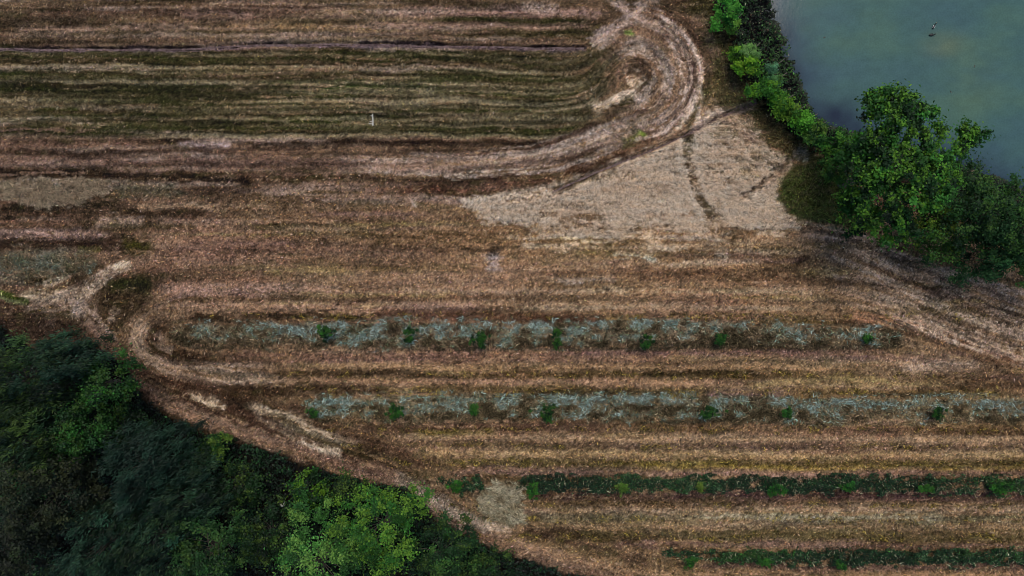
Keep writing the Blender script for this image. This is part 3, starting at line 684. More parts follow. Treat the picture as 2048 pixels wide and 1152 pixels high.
# ------------------------------------------------------------------ pond water
WATER_Z = -0.42
m, t = new_mat("murky_water"); N, Lk = t.nodes, t.links
tc = N.new("ShaderNodeTexCoord"); n1 = N.new("ShaderNodeTexNoise"); n1.inputs["Scale"].default_value = 0.16; n1.inputs["Detail"].default_value = 5
n1.inputs["Roughness"].default_value = 0.55
cr = N.new("ShaderNodeValToRGB"); e = cr.color_ramp.elements
e[0].position = 0.3; e[0].color = (*lin((52, 74, 84), 1.3), 1); e[1].position = 0.72; e[1].color = (*lin((80, 100, 82), 1.3), 1)
x_ = e.new(0.5); x_.color = (*lin((64, 88, 86), 1.3), 1)
n3 = N.new("ShaderNodeTexNoise"); n3.inputs["Scale"].default_value = 9; n3.inputs["Detail"].default_value = 3
mr = N.new("ShaderNodeMapRange"); mr.inputs["To Min"].default_value = 0.8; mr.inputs["To Max"].default_value = 1.2
vm = N.new("ShaderNodeVectorMath"); vm.operation = 'SCALE'
pr = N.new("ShaderNodeBsdfPrincipled"); pr.inputs["Roughness"].default_value = 0.12; pr.inputs["IOR"].default_value = 1.33
n2 = N.new("ShaderNodeTexNoise"); n2.inputs["Scale"].default_value = 6; bp = N.new("ShaderNodeBump")
bp.inputs["Strength"].default_value = 0.12; bp.inputs["Distance"].default_value = 0.02
out = N.new("ShaderNodeOutputMaterial")
for n in (n1, n2, n3): Lk.new(tc.outputs["Object"], n.inputs["Vector"])
wa = N.new("ShaderNodeAttribute"); wa.attribute_name = "col"; Lk.new(wa.outputs["Color"], vm.inputs[0]); Lk.new(n3.outputs[0], mr.inputs[0]); Lk.new(mr.outputs[0], vm.inputs["Scale"])
Lk.new(vm.outputs[0], pr.inputs["Base Color"]); Lk.new(n2.outputs[0], bp.inputs["Height"]); Lk.new(bp.outputs[0], pr.inputs["Normal"])
Lk.new(pr.outputs[0], out.inputs[0])
ax_ = np.concatenate([np.arange(1480, 2240, 6.), np.arange(2250, 3100, 50.)]); ay_ = np.concatenate([np.arange(-850, -110, 40.), np.arange(-100, 520, 6.)])
AX, AY = np.meshgrid(ax_, ay_); sdw = poly_sd(AX, AY, POND)
ii, jj = gidx(AX, AY); wob = fbm(120, 60, 4)[ii, jj]; wob2 = fbm(60, 40, 3)[ii, jj]; wf = fbm(16, 10, 2)[ii, jj]
wc = np.tile(lin((66, 94, 88), 1.0), AX.shape+(1,))
def wmix(k, c):
    k = np.clip(k, 0, 1)[..., None]; wc[:] = wc*(1-k)+lin(c)*k
wmix(np.clip(wob*.9, 0, 1)*.7, (78, 104, 84)); wmix(np.clip(-wob*.9, 0, 1)*.6, (62, 86, 94))
wmix(sstep(-80, -5, sdw+wob2*18)*.75, (46, 62, 78)); wmix(sstep(-26, 6, sdw+wob2*12)*.7, (26, 34, 46))  # darker blue towards the shore: bank tree reflections painted into the water colour
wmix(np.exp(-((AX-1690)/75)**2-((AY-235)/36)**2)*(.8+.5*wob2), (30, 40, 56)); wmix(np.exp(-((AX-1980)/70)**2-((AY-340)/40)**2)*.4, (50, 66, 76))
wmix(np.exp(-((AX-1900)/40)**2-((AY-85)/24)**2)*(.4+.4*wob2), (96, 106, 80)); wmix(np.exp(-((AX-1960)/60)**2-((AY-150)/60)**2)*(.3+.4*wob), (86, 106, 80))
wc *= .84*(1+.07*wf)[..., None]
nyw, nxw = AX.shape; qi = np.arange(nyw-1)[:, None]*nxw+np.arange(nxw-1)[None]
Fw = np.stack([qi+nxw, qi+nxw+1, qi+1, qi], -1).reshape(-1, 4)
Fw = Fw[(sdw.ravel()[Fw].min(1) < 24)]
used = np.unique(Fw); mp = np.full(AX.size, -1); mp[used] = np.arange(len(used)); Fw = mp[Fw]
Vw = np.stack([(AX-1024)/32, (576-AY)/32, np.full(AX.shape, WATER_Z)], -1).reshape(-1, 3)[used]
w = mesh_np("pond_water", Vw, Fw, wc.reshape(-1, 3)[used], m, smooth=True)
tag(w, "murky grey green pond water", None, kind="structure")

# ------------------------------------------------------------------ dirt paths (floors of the worn grooves)
M_DIRT = plain_mat("bare_dirt", tuple(lin((70, 56, 56), 1)), tuple(lin((120, 102, 100), 1)), 5, 0.95, 0.4, 0.1)
def ribbon(name, pts, w, z, label):
    V = []
    n = len(pts)
    for i in range(n):
        d = pts[min(i+1, n-1)]-pts[max(0, i-1)]; d = d/np.hypot(*d); nn = np.array([-d[1], d[0]])
        ww = w*(0.8+0.35*random.random())
        p = pts[i]-np.array([0, vnoise_pt(pts[i])])
        for s in (-1, 1):
            q = p+nn*ww*s; V.append([(q[0]-1024)/32, (576-q[1])/32, z+0.006*random.random()])
    F = [[2*i, 2*i+1, 2*i+3, 2*i+2] for i in range(n-1)]
    return tag(mesh_np(name, V, F, None, M_DIRT, smooth=True), label, None, kind="structure")
def vnoise_pt(p):
    a, b = gidx(np.array([p[0]]), np.array([p[1]])); return float(WGL[a, b][0])
def dense(pts, st=8):
    L = np.r_[0, np.cumsum(np.hypot(*(pts[1:]-pts[:-1]).T))]; s = np.arange(0, L[-1], st)
    return np.stack([np.interp(s, L, pts[:, 0]), np.interp(s, L, pts[:, 1])], 1)
ribbon("dirt_path", dense(PATH1), 1.9, -0.145, "long narrow dirt path running level through the striped grass")
ribbon("dirt_path", dense(PATH2), 1.6, -0.145, "narrow dirt path slanting from the pond bank past the pale straw")

# ------------------------------------------------------------------ cut stalks lying over the field
def scatter_in(n, bbox, ok):
    xs = rng.uniform(bbox[0], bbox[2], n); ys = rng.uniform(bbox[1], bbox[3], n)
    k = ok(xs, ys); return xs[k], ys[k]
def ptsXYZ(xs, ys, dz=0.0):
    return np.stack([(xs-1024)/32, (576-ys)/32, gz(xs, ys)+dz], 1)

n = 210000
open_k = (1-k_wood)*(dpond > 30)*(1-k_wd)
xs, ys = scatter_in(n, (-120, -90, 2170, 1240), lambda x, y: open_k[gidx(x, y)] > rng.uniform(0.2, 1, len(x)))
iy, ix = gidx(xs, ys)
ang = -ANG[iy, ix]+rng.normal(0, 1.1, len(xs))
base = C[iy, ix]; kk = rng.lognormal(0.08, np.where((ys < 350) & (xs < 1300), .5, .8))[:, None]
tint = np.stack([1+0.1*rng.normal(size=len(xs)), 1+.04*rng.normal(size=len(xs)), 1+0.2*rng.normal(size=len(xs))], 1)
colr = softclip(base*kk*tint)
L = rng.uniform(.08, .24, len(xs)); W = rng.uniform(.02, .055, len(xs))
cent = ptsXYZ(xs, ys, 0.02); ax = np.stack([np.cos(ang), np.sin(ang), rng.normal(0, .28, len(xs))], 1)
nor = np.stack([rng.normal(0, .4, len(xs)), rng.normal(0, .4, len(xs)), np.ones(len(xs))], 1)
V, F, Cc = leaves(cent, ax, nor, L, W, colr)
tag(mesh_np("mown_stubble", V, F, Cc, M_STRAW), "short cut stalks scattered over the brown field", "stubble", kind="stuff")

def hay(name, ok, n, bbox, cols, label, cat, Lr=(.12, .34), Wr=(.012, .036), dz=.05, curl=1.4, angs=None, lift=.07, under=0.0, rowc=None, vr=.42):
    xs, ys = scatter_in(n, bbox, ok)
    iy, ix = gidx(xs, ys); m = len(xs)
    pick = np.clip((CL[iy, ix]*0.5+0.5+rng.normal(0, .3, m))*len(cols), 0, len(cols)-1).astype(int)
    colr = np.array([lin(c, KALB) for c in cols])[pick]*rng.lognormal(-.05, .62, m)[:, None]
    if rowc is not None:
        tq = np.clip(.44-(ys-rowc)/75+rng.normal(0, .2, m)+(CL+PATCH2*.6)[iy, ix]*.75, 0, .999); colr = np.array([lin(c, KALB) for c in cols])[(tq*len(cols)).astype(int)]*rng.lognormal(-.2, .66, m)[:, None]
    if under: colr = (colr*(1-under)+under*C[iy, ix]*1.1)*rng.lognormal(-.1, vr, m)[:, None]
    a = rng.uniform(0, 2*math.pi, m) if angs is None else angs(xs, ys, m)
    a = a+CL[iy, ix]*1.5
    cent = ptsXYZ(xs, ys, 0)+np.stack([0*xs, 0*xs, rng.uniform(0, dz, m)+0.01], 1)
    V, F, Cc = curly(cent, a, rng.uniform(*Lr, m), rng.uniform(*Wr, m), softclip(colr), rng.normal(0, curl, m), lift)
    return tag(mesh_np(name, V, F, Cc, M_STRAW), label, cat, kind="stuff")

HD = np.clip(1.0+0.9*fbm(40, 20, 3)+.6*fbm(14, 9, 2), 0, 1.4)*(1-.45*sstep(1350, 2050, X))
GREYS = [(70, 62, 44), (104, 88, 66), (128, 112, 88), (86, 96, 70), (146, 138, 114), (96, 118, 106), (112, 136, 126), (138, 154, 146)]
hay("hay_row", lambda x, y: (kh1*HD)[gidx(x, y)] > rng.uniform(.1, .9, len(x)), 30000, (330, 632, 1820, 705), GREYS,
    "upper row of grey blue wilted hay around six saplings", "hay", rowc=672)
hay("hay_row", lambda x, y: (kh2*HD)[gidx(x, y)] > rng.uniform(.1, .9, len(x)), 33000, (595, 780, 2170, 858), GREYS,
    "lower row of grey blue wilted hay, reaching the right edge", "hay", rowc=818)
def her(x, y, m):
    return np.where((y/26).astype(int) % 2 == 0, 0.9, -0.7)*1.0+math.pi/2+rng.normal(0, .5, m)
lumC = C.mean(2)
hay("straw_layer", lambda x, y: (k_straw*np.clip((lumC-.17)/0.1, 0, 1))[gidx(x, y)] > rng.uniform(.25, .95, len(x)), 60000, (930, 210, 1610, 490),
    [(124, 100, 78), (190, 162, 134), (218, 192, 164), (232, 210, 184), (244, 226, 204), (208, 184, 160)],
    "broad sheet of pale cream straw below the turning loop", "straw", (.1, .28), (.016, .046), .07, .8, her, under=.7, vr=.45)
hay("straw_pile", lambda x, y: k_pile[gidx(x, y)] > rng.uniform(.2, .8, len(x)), 9000, (955, 960, 1055, 1055),
    [(112, 100, 76), (140, 128, 102), (158, 146, 120), (128, 130, 108), (174, 162, 136)],
    "grey green heap of cut grass beside the gap in the weed strip", "straw", (.2, .4), (.014, .028), .12, .8,
    lambda x, y, m: rng.normal(0, .7, m)+2.9)
hay("dry_grass_patch", lambda x, y: k_patch[gidx(x, y)] > rng.uniform(.2, .8, len(x)), 9000, (-60, 350, 235, 420),
    [(76, 66, 46), (112, 94, 74), (132, 110, 88), (146, 126, 104), (150, 132, 108), (124, 112, 90)],
    "pale dry grass patch cut off at the left edge of the photo", "dry grass", (.15, .35), (.012, .026), .06, 1.0)
kg = 1-sstep(-12, 12, poly_sd(XE, YE, [(-60, 505), (60, 504), (190, 510), (185, 545), (60, 552), (-60, 545)]))
hay("wilted_hay", lambda x, y: kg[gidx(x, y)] > rng.uniform(.2, .8, len(x)), 2600, (-60, 495, 200, 560),
    [(48, 52, 30), (76, 70, 46), (106, 92, 70), (128, 110, 88), (100, 104, 82), (92, 104, 94)],
    "grey wilted hay scatter above the crossing white wisps", "hay", (.15, .4), (.012, .026), .06, 1.2)

def bandk(*ys_):
    k = np.zeros(X.shape)
    for y_, w_ in ys_: k = np.maximum(k, np.exp(-((YW-y_)/w_)**2))
    return k
low_k = bandk((748, 9), (784, 11), (857, 9), (925, 11), (890, 5), (1038, 8), (1074, 12), (632, 8), (1008, 7))*sstep(360, 520, X-(Y-640)*1.0)*open_k
low_k = low_k*np.clip(.55+CL*1.3, 0, 1.2)
hay("grass_tufts", lambda x, y: low_k[gidx(x, y)] > rng.uniform(.25, 1.1, len(x)), 90000, (330, 610, 2170, 1100),
    [(28, 30, 14), (42, 42, 18), (56, 54, 24), (78, 72, 30), (34, 36, 18), (120, 104, 44), (150, 130, 58)],
    "olive and yellow tufts of regrowing grass in bands between the rows", "grass", (.07, .2), (.014, .034), .1, .8, lambda x, y, m: rng.uniform(0, 6.28, m))
mid_k = np.clip(fbm(30, 12, 3)*1.2-.3, 0, 1)*(.25+.75*sstep(330, 450, Y))*open_k*(1-k_straw)*(1-np.clip(kh1+kh2, 0, 1))
hay("dark_tufts", lambda x, y: mid_k[gidx(x, y)] > rng.uniform(.15, 1.3, len(x)), 90000, (-120, -90, 2170, 1240),
    [(26, 22, 14), (44, 40, 22), (36, 38, 16), (62, 46, 32), (50, 54, 20)],
    "dark scattered tufts and clods all over the mown field", "grass", (.05, .16), (.014, .034), .06, .8, lambda x, y, m: rng.uniform(0, 6.28, m))

# ------------------------------------------------------------------ leafy ground cover
def leafmass(xs, ys, zbase, hgt, cols, L, W, up=0.9, dens_z=0.5, spread=None):
    m = len(xs); iy, ix = gidx(xs, ys)
    hh = hgt*(0.55+0.45*np.clip(CL[iy, ix]+G2[iy, ix]*.5, -1, 1))*1.1
    z = zbase+np.maximum(hh, .05)*rng.uniform(dens_z, 1, m)**0.7
    s = (H-np.minimum(z, 3))/H if spread is None else 1.0
    cent = np.stack([(xs-1024)/32*s, (576-ys)/32*s, z], 1)
    nor = np.stack([rng.normal(0, .55, m), rng.normal(0, .55, m), np.full(m, up)], 1)
    ax = np.stack([rng.normal(0, 1, m), rng.normal(0, 1, m), rng.normal(0, .25, m)], 1)
    cl = np.array([lin(c, .82) for c in cols])
    pick = np.clip(((PATCH2+0.6*CL)[iy, ix]*0.5+0.5+rng.normal(0, .2, m))*len(cols), 0, len(cols)-1).astype(int)
    colr = cl[pick]*rng.lognormal(0, .5, m)[:, None]
    return leaves(cent, ax, nor, L*rng.uniform(.6, 1.3, m), W*rng.uniform(.6, 1.3, m), np.clip(colr, .003, .5))

def weeds(name, poly, n, hgt, cols, label, L=.14, W=.08, e=5, stalks=0, cat="weeds", rag=.85):
    d = 1-sstep(-e, e, poly_sd(XE+WXf*.7, YE+WYf*.9, poly)+CL*4); pp = np.array(poly)
    bb = (pp[:, 0].min()-10, pp[:, 1].min()-10, pp[:, 0].max()+10, pp[:, 1].max()+10)
    bb = (max(bb[0], -126), max(bb[1], -94), min(bb[2], 2174), min(bb[3], 1246))
    dd_ = d*np.clip(1+rag*CL, 0, 1.3)
    xs, ys = scatter_in(n, bb, lambda x, y: dd_[gidx(x, y)] > rng.uniform(.2, .95, len(x)))
    V, F, Cc = leafmass(xs, ys, gz(xs, ys), hgt, cols, L, W)
    if stalks:
        x2, y2 = scatter_in(stalks, bb, lambda x, y: d[gidx(x, y)] > .6); m = len(x2)
        c2 = ptsXYZ(x2, y2, 0); c2[:, 2] += hgt*.9
        ax = np.stack([rng.normal(0, .6, m), rng.normal(.3, .6, m), rng.normal(0, .4, m)], 1)
        V2, F2, C2 = leaves(c2, ax, np.tile([0, 0, 1.], (m, 1)), rng.uniform(.1, .35, m), rng.uniform(.012, .03, m),
                            np.array([lin((150, 146, 116))])*rng.lognormal(0, .4, m)[:, None])
        F2 = F2+len(V); V = np.concatenate([V, V2]); F = np.concatenate([F, F2]); Cc = np.concatenate([Cc, C2])
    return tag(mesh_np(name, V, F, Cc, M_WEED), label, cat, kind="stuff")

WG = [(16, 36, 17), (24, 52, 23), (31, 64, 33), (19, 44, 21), (60, 90, 54), (37, 72, 23)]
weeds("weed_strip", [(1032, 956), (1100, 950), (1500, 952), (1800, 952), (2176, 952), (2176, 988), (1700, 984), (1300, 982), (1100, 980), (1040, 976)], 52000, .55, WG,
      "long dark green weed strip reaching the right edge above the last one", stalks=800, L=.12, W=.065)
weeds("weed_strip", [(1315, 1100), (1400, 1102), (1700, 1098), (2176, 1100), (2176, 1130), (1700, 1127), (1450, 1126), (1380, 1120)], 40000, .5, WG,
      "lowest dark green weed strip along the bottom right edge", stalks=650, L=.12, W=.065)
weeds("weed_strip", [(866, 952), (955, 954), (958, 985), (928, 990), (880, 962)], 4200, .5, WG,
      "short wedge of dark green weeds left of the grass heap", stalks=60)
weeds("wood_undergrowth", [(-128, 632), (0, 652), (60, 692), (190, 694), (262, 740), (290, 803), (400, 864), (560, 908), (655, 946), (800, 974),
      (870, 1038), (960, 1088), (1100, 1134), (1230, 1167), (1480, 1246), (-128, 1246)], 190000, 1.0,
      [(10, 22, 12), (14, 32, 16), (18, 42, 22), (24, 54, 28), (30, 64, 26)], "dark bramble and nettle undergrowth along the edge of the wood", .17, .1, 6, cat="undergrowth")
weeds("bank_undergrowth", [(1418, -90), (1445, 30), (1475, 110), (1515, 190), (1590, 268), (1650, 312), (1740, 330), (1900, 430), (2176, 530),
      (2176, 425), (2060, 382), (1930, 328), (1790, 284), (1722, 266), (1665, 252), (1628, 230), (1607, 188), (1590, 128), (1572, 82), (1550, 38), (1545, -90)], 60000, .8,
      [(14, 26, 10), (20, 38, 14), (26, 52, 18), (20, 44, 18), (42, 74, 26)], "dark bank of reeds and nettles between field and pond", .19, .09, 6, stalks=700, cat="undergrowth")
weeds("rough_grass", [(1395, 0), (1440, 60), (1475, 120), (1520, 200), (1600, 280), (1640, 310), (1560, 330), (1530, 290), (1470, 225), (1425, 190), (1425, 120)], 9000, .2,
      [(70, 62, 34), (84, 80, 40), (60, 66, 28), (96, 90, 50)], "olive rough grass margin beside the bank", .3, .025, 12, cat="grass")
weeds("grass_hollow", [(1562, 352), (1600, 325), (1680, 300), (1730, 440), (1650, 448), (1600, 436), (1566, 400)], 9000, .12,
      [(52, 66, 20), (68, 86, 28), (58, 84, 30), (100, 108, 44), (80, 72, 40)], "dark green uncut grass between the straw and the big pondside tree", .2, .02, 6, cat="grass")

# ------------------------------------------------------------------ trees
def crown_clusters(cx, cy, R, z0, z1, n, sx=1, sy=1, lob=.22):
    """cluster centres through a rounded, lobed crown (metres)"""
    ph = rng.uniform(0, 2*math.pi, 4); out_ = []
    th = rng.uniform(0, 2*math.pi, n); ct = rng.uniform(-.2, 1, n)**1.0
    st = np.sqrt(1-ct**2)
    rad = 1+lob*np.sin(3*th+ph[0])+lob*.7*np.sin(5*th+ph[1])+rng.normal(0, .08, n)
    u = rng.uniform(.3, 1, n)**.5
    zc = z0+(z1-z0)*.35; hz = (z1-z0)*.65
    x = cx+R*sx*st*np.cos(th)*rad*u; y = cy+R*sy*st*np.sin(th)*rad*u; z = zc+hz*ct*u*(1+.1*rng.normal(size=n))
    return np.stack([x, y, np.maximum(z, .5)], 1)

def foliage(cl, per, spread, cols, L, W, cen, willow=None, hi=.12, hicol=(120, 150, 50)):
    n = len(cl); m = n*per
    c = np.repeat(cl, per, 0); cr_ = np.repeat(rng.uniform(.6, 1.25, n)*spread, per)
    dd = unit(rng.normal(size=(m, 3))); dd[:, 2] = dd[:, 2]*.6+.1
    r = cr_*np.abs(rng.normal(0, .62, m))+.03
    sq = np.repeat(np.exp(rng.normal(0, .28, (n, 3))), per, 0)
    p = c+dd*r[:, None]*sq
    outw = unit(c-cen+1e-6)
    nor = unit(dd*.7+outw*.5+np.array([0, 0, .75])+rng.normal(0, .3, (m, 3)))
    ax = rng.normal(size=(m, 3)); ax[:, 2] *= .5
    if willow is not None:
        w = np.array([math.cos(willow), math.sin(willow), -.1]); ax = w+rng.normal(0, .5, (m, 3))
        p = p+np.outer(rng.uniform(-.5, .5, m)*spread*1.4, w)
    pal = np.array([lin(q, .86) for q in cols])
    cc = pal[rng.integers(0, len(cols), n)]*rng.lognormal(0, .34, n)[:, None]
    colr = np.repeat(cc, per, 0)*rng.lognormal(0, .28, m)[:, None]
    hc = np.repeat(rng.random(n) < .5, per); q = np.clip(rng.random(m)*hi*4.5*hc*(dd[:, 2]+.6), 0, .7)[:, None]  # leaves high in a cluster tinted brighter, highlights put into the colour
    colr = colr*(1-q)+lin(hicol, .86)*q
    return leaves(p, ax, nor, L*rng.uniform(.6, 1.3, m), W*rng.uniform(.65, 1.25, m), np.clip(colr, .003, .4))

def tree(name, px, py, rpx, top, label, cols, per=None, n=None, L=.145, W=.095, willow=None, group=None, cat="tree",
         lobes=None, low=None, hi=.1, hicol=(110, 140, 50), sx=1, sy=1, spread=.46, dens=1.0):
    zc = top*.62; c = P(px, py, zc); s = (H-zc)/H/32; R = rpx*s
    low = top*.3 if low is None else low
    n = n or int(max(14, 15*R*R*dens)+8)
    if lobes:
        cl = []
        for (lx, ly, lr, lz, ln) in lobes:
            q = P(lx, ly, lz); cl.append(crown_clusters(q[0], q[1], lr*(H-lz)/H/32, max(.6, lz-lr/32*.8), lz+lr/32*.6, ln))
        cl = np.concatenate(cl)
    else:
        cl = crown_clusters(c[0], c[1], R, low, top, n, sx, sy)
    per = per or 120
    bx, by = c[0]*1.07, c[1]*1.07
    if lobes: bx, by = cl[:, 0].mean(), cl[:, 1].mean()
    root = empty(name, (bx, by, -.1)); tag(root, label, cat, group)
    o = np.array([bx, by, -.1])
    tr = max(.03, R*.055)
    mx, my = (bx, by) if lobes else (c[0], c[1])
    ctr = np.array([bx, by, low+(top-low)*.3])
    trunk = [(np.array([[bx, by, -.15], [bx+.04*R, by, top*.2], [(bx+mx)/2, (by+my)/2+.03*R, top*.45], [mx, my, top*.68]]), [tr*1.35, tr, tr*.7, tr*.3])]
    Vt, Ft = tubes(trunk, 8); mesh_np("trunk", Vt, Ft, None, M_BARK, root, True, o)
    limbs = []
    idx = rng.permutation(len(cl))[:min(len(cl), 30)]
    for k in idx:
        st = np.array([(bx+mx)/2, (by+my)/2, top*rng.uniform(.3, .5)]); en = st+(cl[k]-st)*.72-[0, 0, .15]; md = st*.45+en*.55+np.array([0, 0, .02*R])+rng.normal(0, .06*R, 3)
        limbs.append((np.array([st, md, en]), [tr*.26, tr*.14, tr*.05]))
    Vb, Fb = tubes(limbs, 5); mesh_np("branches", Vb, Fb, None, M_BARK, root, True, o)
    V, F, Cc = foliage(cl, per, spread, cols, L, W, ctr, willow, hi, hicol)
    mesh_np("crown", V, F, Cc, M_LEAF, root, False, o)
    return root

DT = [(14, 34, 22), (20, 44, 30), (28, 54, 38)]; DGR = [(13, 34, 13), (19, 44, 17), (25, 54, 21)]
MG = [(26, 62, 18), (32, 72, 24), (22, 52, 20)]; BG = [(42, 88, 28), (52, 100, 34), (34, 76, 26)]
BR = [(26, 34, 18), (36, 42, 22), (20, 32, 18)]; GG = [(24, 46, 24), (38, 60, 28), (18, 38, 24)]
WD = "trees of the wood in the lower left corner"
W_ = 0.5
T = tree
T("willow_tree", 50, 765, 88, 7.5, "grey green feathery willow at the left edge nearest the field", GG, L=.26, W=.06, willow=.45, group=WD, hi=.06)
T("willow_tree", 160, 722, 62, 6.5, "dark teal willow poking furthest toward the white wisps", DT, L=.24, W=.06, willow=.3, group=WD, hi=.02)
T("leafy_tree", 218, 765, 56, 6.0, "rounded fresh green tree at the right tip of the wood beside the bend", MG, group=WD, hi=.06)
T("leafy_tree", 180, 858, 62, 6.5, "mid green tree with a bright flank, left of the bluish willow", MG, group=WD, hi=.05)
T("willow_tree", 60, 868, 84, 8.0, "yellowish green streaky willow on the left edge below the nearest one", GG, L=.26, W=.06, willow=.6, group=WD, hi=.08)
T("willow_tree", 300, 925, 84, 7.0, "bluish grey feathery willow in the middle of the wood", DT, L=.28, W=.055, willow=.7, group=WD, hi=.03, hicol=(70, 96, 84))
T("willow_tree", 385, 985, 66, 6.0, "dark feathery willow right of the bluish one", DT, L=.26, W=.055, willow=.5, group=WD, hi=.02)
T("leafy_tree", 250, 855, 46, 4.5, "low very dark tree just inside the wood edge under the fresh green one", DGR, group=WD, hi=.02)
T("brown_tree", 110, 985, 88, 8.5, "olive brown broad tree in the dark left part of the wood", BR, L=.18, W=.1, group=WD, hi=.04, hicol=(84, 84, 40))
T("brown_tree", 40, 1085, 76, 8.5, "greyish brown tree near the bottom left corner", [(34, 38, 28), (28, 36, 24), (24, 32, 22)], L=.18, W=.1, group=WD, hi=.02)
T("willow_tree", 215, 1085, 84, 7.5, "dark teal willow near the bottom edge, right of the greyish brown tree", DT, L=.24, W=.06, willow=.9, group=WD, hi=.02)
T("willow_tree", 315, 1075, 70, 6.5, "dark slate green willow at the bottom edge left of the mid green tree", DT, L=.24, W=.06, willow=.8, group=WD, hi=.03)
T("leafy_tree", 425, 1095, 76, 7.0, "dull mid green tree at the bottom edge between slate willow and pale one", [(30, 62, 26), (36, 70, 30), (32, 60, 34)], L=.16, W=.09, group=WD, hi=.06)
T("shrub", 432, 893, 26, 2.4, "small bright leafed shrub at the wood edge", MG, group=WD, cat="shrub", hi=.25, spread=.3)
T("leafy_tree", 485, 965, 44, 3.6, "low dark bushy tree left of the pale bucket", DGR, group=WD, hi=.08)
T("leafy_tree", 615, 985, 38, 4.2, "small yellow green tree right above the pale bucket", MG, group=WD, hi=.3, hicol=(100, 140, 30))
T("leafy_tree", 545, 1062, 66, 5.2, "dark green tree below the pale bucket", DGR, group=WD, hi=.1)
T("leafy_tree", 765, 1050, 86, 7.5, "tall bright green tree, the brightest near the track bend", BG, group=WD, hi=.25, hicol=(120, 160, 50))
T("leafy_tree", 640, 1125, 96, 8.0, "broad pale green tree cut by the bottom edge", [(52, 98, 40), (62, 110, 46), (40, 80, 32)], group=WD, hi=.25, hicol=(130, 170, 76))
T("leafy_tree", 880, 1100, 66, 4.8, "dim green tree between the brightest tree and the track", [(26, 54, 24), (30, 62, 24), (24, 50, 26)], group=WD, hi=.08)
T("leafy_tree", 985, 1150, 46, 3.2, "low dark tree at the bottom edge nearest the track", DGR, group=WD, hi=.08)
T("leafy_tree", 700, 985, 34, 2.8, "low dark shrubby tree at the track edge above the brightest tree", DGR, group=WD, hi=.12)

PG = "trees and shrubs along the pond bank"
OAK = [(24, 60, 18), (34, 76, 24), (46, 94, 30), (20, 48, 18)]
T("oak_tree", 1800, 330, 130, 8.0, "big pondside tree with ragged limbs reaching over the water", OAK, group=PG, per=80, hi=.16, hicol=(110, 160, 40), L=.17, W=.115, spread=.34,
  lobes=[(1752, 205, 20, 7.2, 12), (1798, 192, 20, 7.6, 12), (1838, 210, 22, 7.4, 12), (1770, 240, 34, 7.2, 24), (1815, 255, 42, 7.6, 34), (1762, 290, 40, 6.8, 34),
         (1848, 300, 34, 6.6, 24), (1876, 330, 28, 6.2, 18), (1915, 300, 18, 5.8, 9), (1938, 262, 20, 5.8, 12), (1950, 280, 12, 5.6, 5), (1895, 318, 14, 5.8, 6),
         (1742, 190, 10, 7, 4), (1775, 178, 9, 7.4, 4), (1865, 225, 10, 7, 4), (1880, 262, 14, 6.6, 6), (1965, 268, 8, 5.6, 3), (1900, 352, 24, 6, 14), (1800, 330, 60, 7.2, 60), (1735, 345, 48, 6.2, 44), (1850, 380, 58, 6.8, 56), (1770, 400, 56, 6.4, 52), (1712, 300, 26, 5, 14),
         (1718, 430, 38, 4.8, 30), (1705, 395, 24, 4.6, 14), (1800, 450, 40, 5.6, 32)])
T("leafy_tree", 1935, 425, 92, 6.4, "dark green tree right of the big pondside tree", [(28, 60, 22), (34, 70, 26), (26, 54, 26)], group=PG, hi=.1, hicol=(90, 130, 34), dens=1.2)
T("leafy_tree", 1866, 462, 52, 4.6, "yellowish green tree tucked below the big pondside tree", [(44, 76, 20), (52, 86, 24), (40, 66, 22)], group=PG, hi=.2, hicol=(110, 130, 30))
T("leafy_tree", 2030, 450, 84, 6.0, "dark tree cut off by the right edge beside the water", [(24, 54, 22), (30, 64, 26)], group=PG, hi=.12, hicol=(80, 120, 34))
T("leafy_tree", 1968, 505, 62, 4.6, "lowest tree of the pondside group, touching the headland", [(26, 58, 28), (30, 66, 30)], group=PG, hi=.1, hicol=(70, 110, 50))
T("leafy_tree", 2100, 520, 70, 5.6, "dark tree beyond the lowest pondside tree, mostly out of view", [(26, 56, 26), (30, 62, 26)], group=PG, hi=.08)
SH = dict(group=PG, cat="shrub", spread=.28, L=.15, W=.09)
T("shrub", 1452, 22, 24, 2.2, "bright green shrub at the top edge of the bank", [(46, 112, 34), (56, 124, 44)], hi=.3, hicol=(90, 160, 50), sy=1.4, **SH)
T("shrub", 1463, 52, 10, 1.6, "small pale green tuft just under the top edge shrub", [(84, 130, 44)], hi=.2, **{**SH, 'spread': .2})
T("shrub", 1497, 108, 17, 2.2, "pale feathery shrub head above its yellow green neighbour", [(104, 150, 70), (110, 156, 84)], hi=.2, hicol=(140, 180, 100), **{**SH, 'L': .12, 'W': .03, 'spread': .22})
T("shrub", 1494, 132, 24, 2.0, "yellow green shrub with scattered bright leaves", [(60, 110, 20), (74, 128, 24)], hi=.35, hicol=(130, 170, 40), **SH)
T("shrub", 1472, 108, 12, 1.5, "little yellow green sprig beside the pale feathery shrub", [(60, 104, 22)], hi=.3, hicol=(120, 160, 40), **{**SH, 'spread': .2})
T("shrub", 1542, 140, 9, 1.8, "tiny silvery green shrub standing alone in the dark bank", [(90, 140, 100), (80, 128, 90)], hi=.1, **{**SH, 'L': .1, 'W': .03, 'spread': .16})
T("shrub", 1547, 166, 13, 1.9, "silvery green shrub just below the lone silvery one", [(84, 136, 84), (90, 140, 70)], hi=.1, **{**SH, 'L': .12, 'W': .04, 'spread': .2})
T("shrub", 1528, 182, 24, 2.2, "dense green shrub at the upper end of the dirt path", [(44, 96, 24), (56, 112, 30)], hi=.28, hicol=(110, 160, 36), **SH)
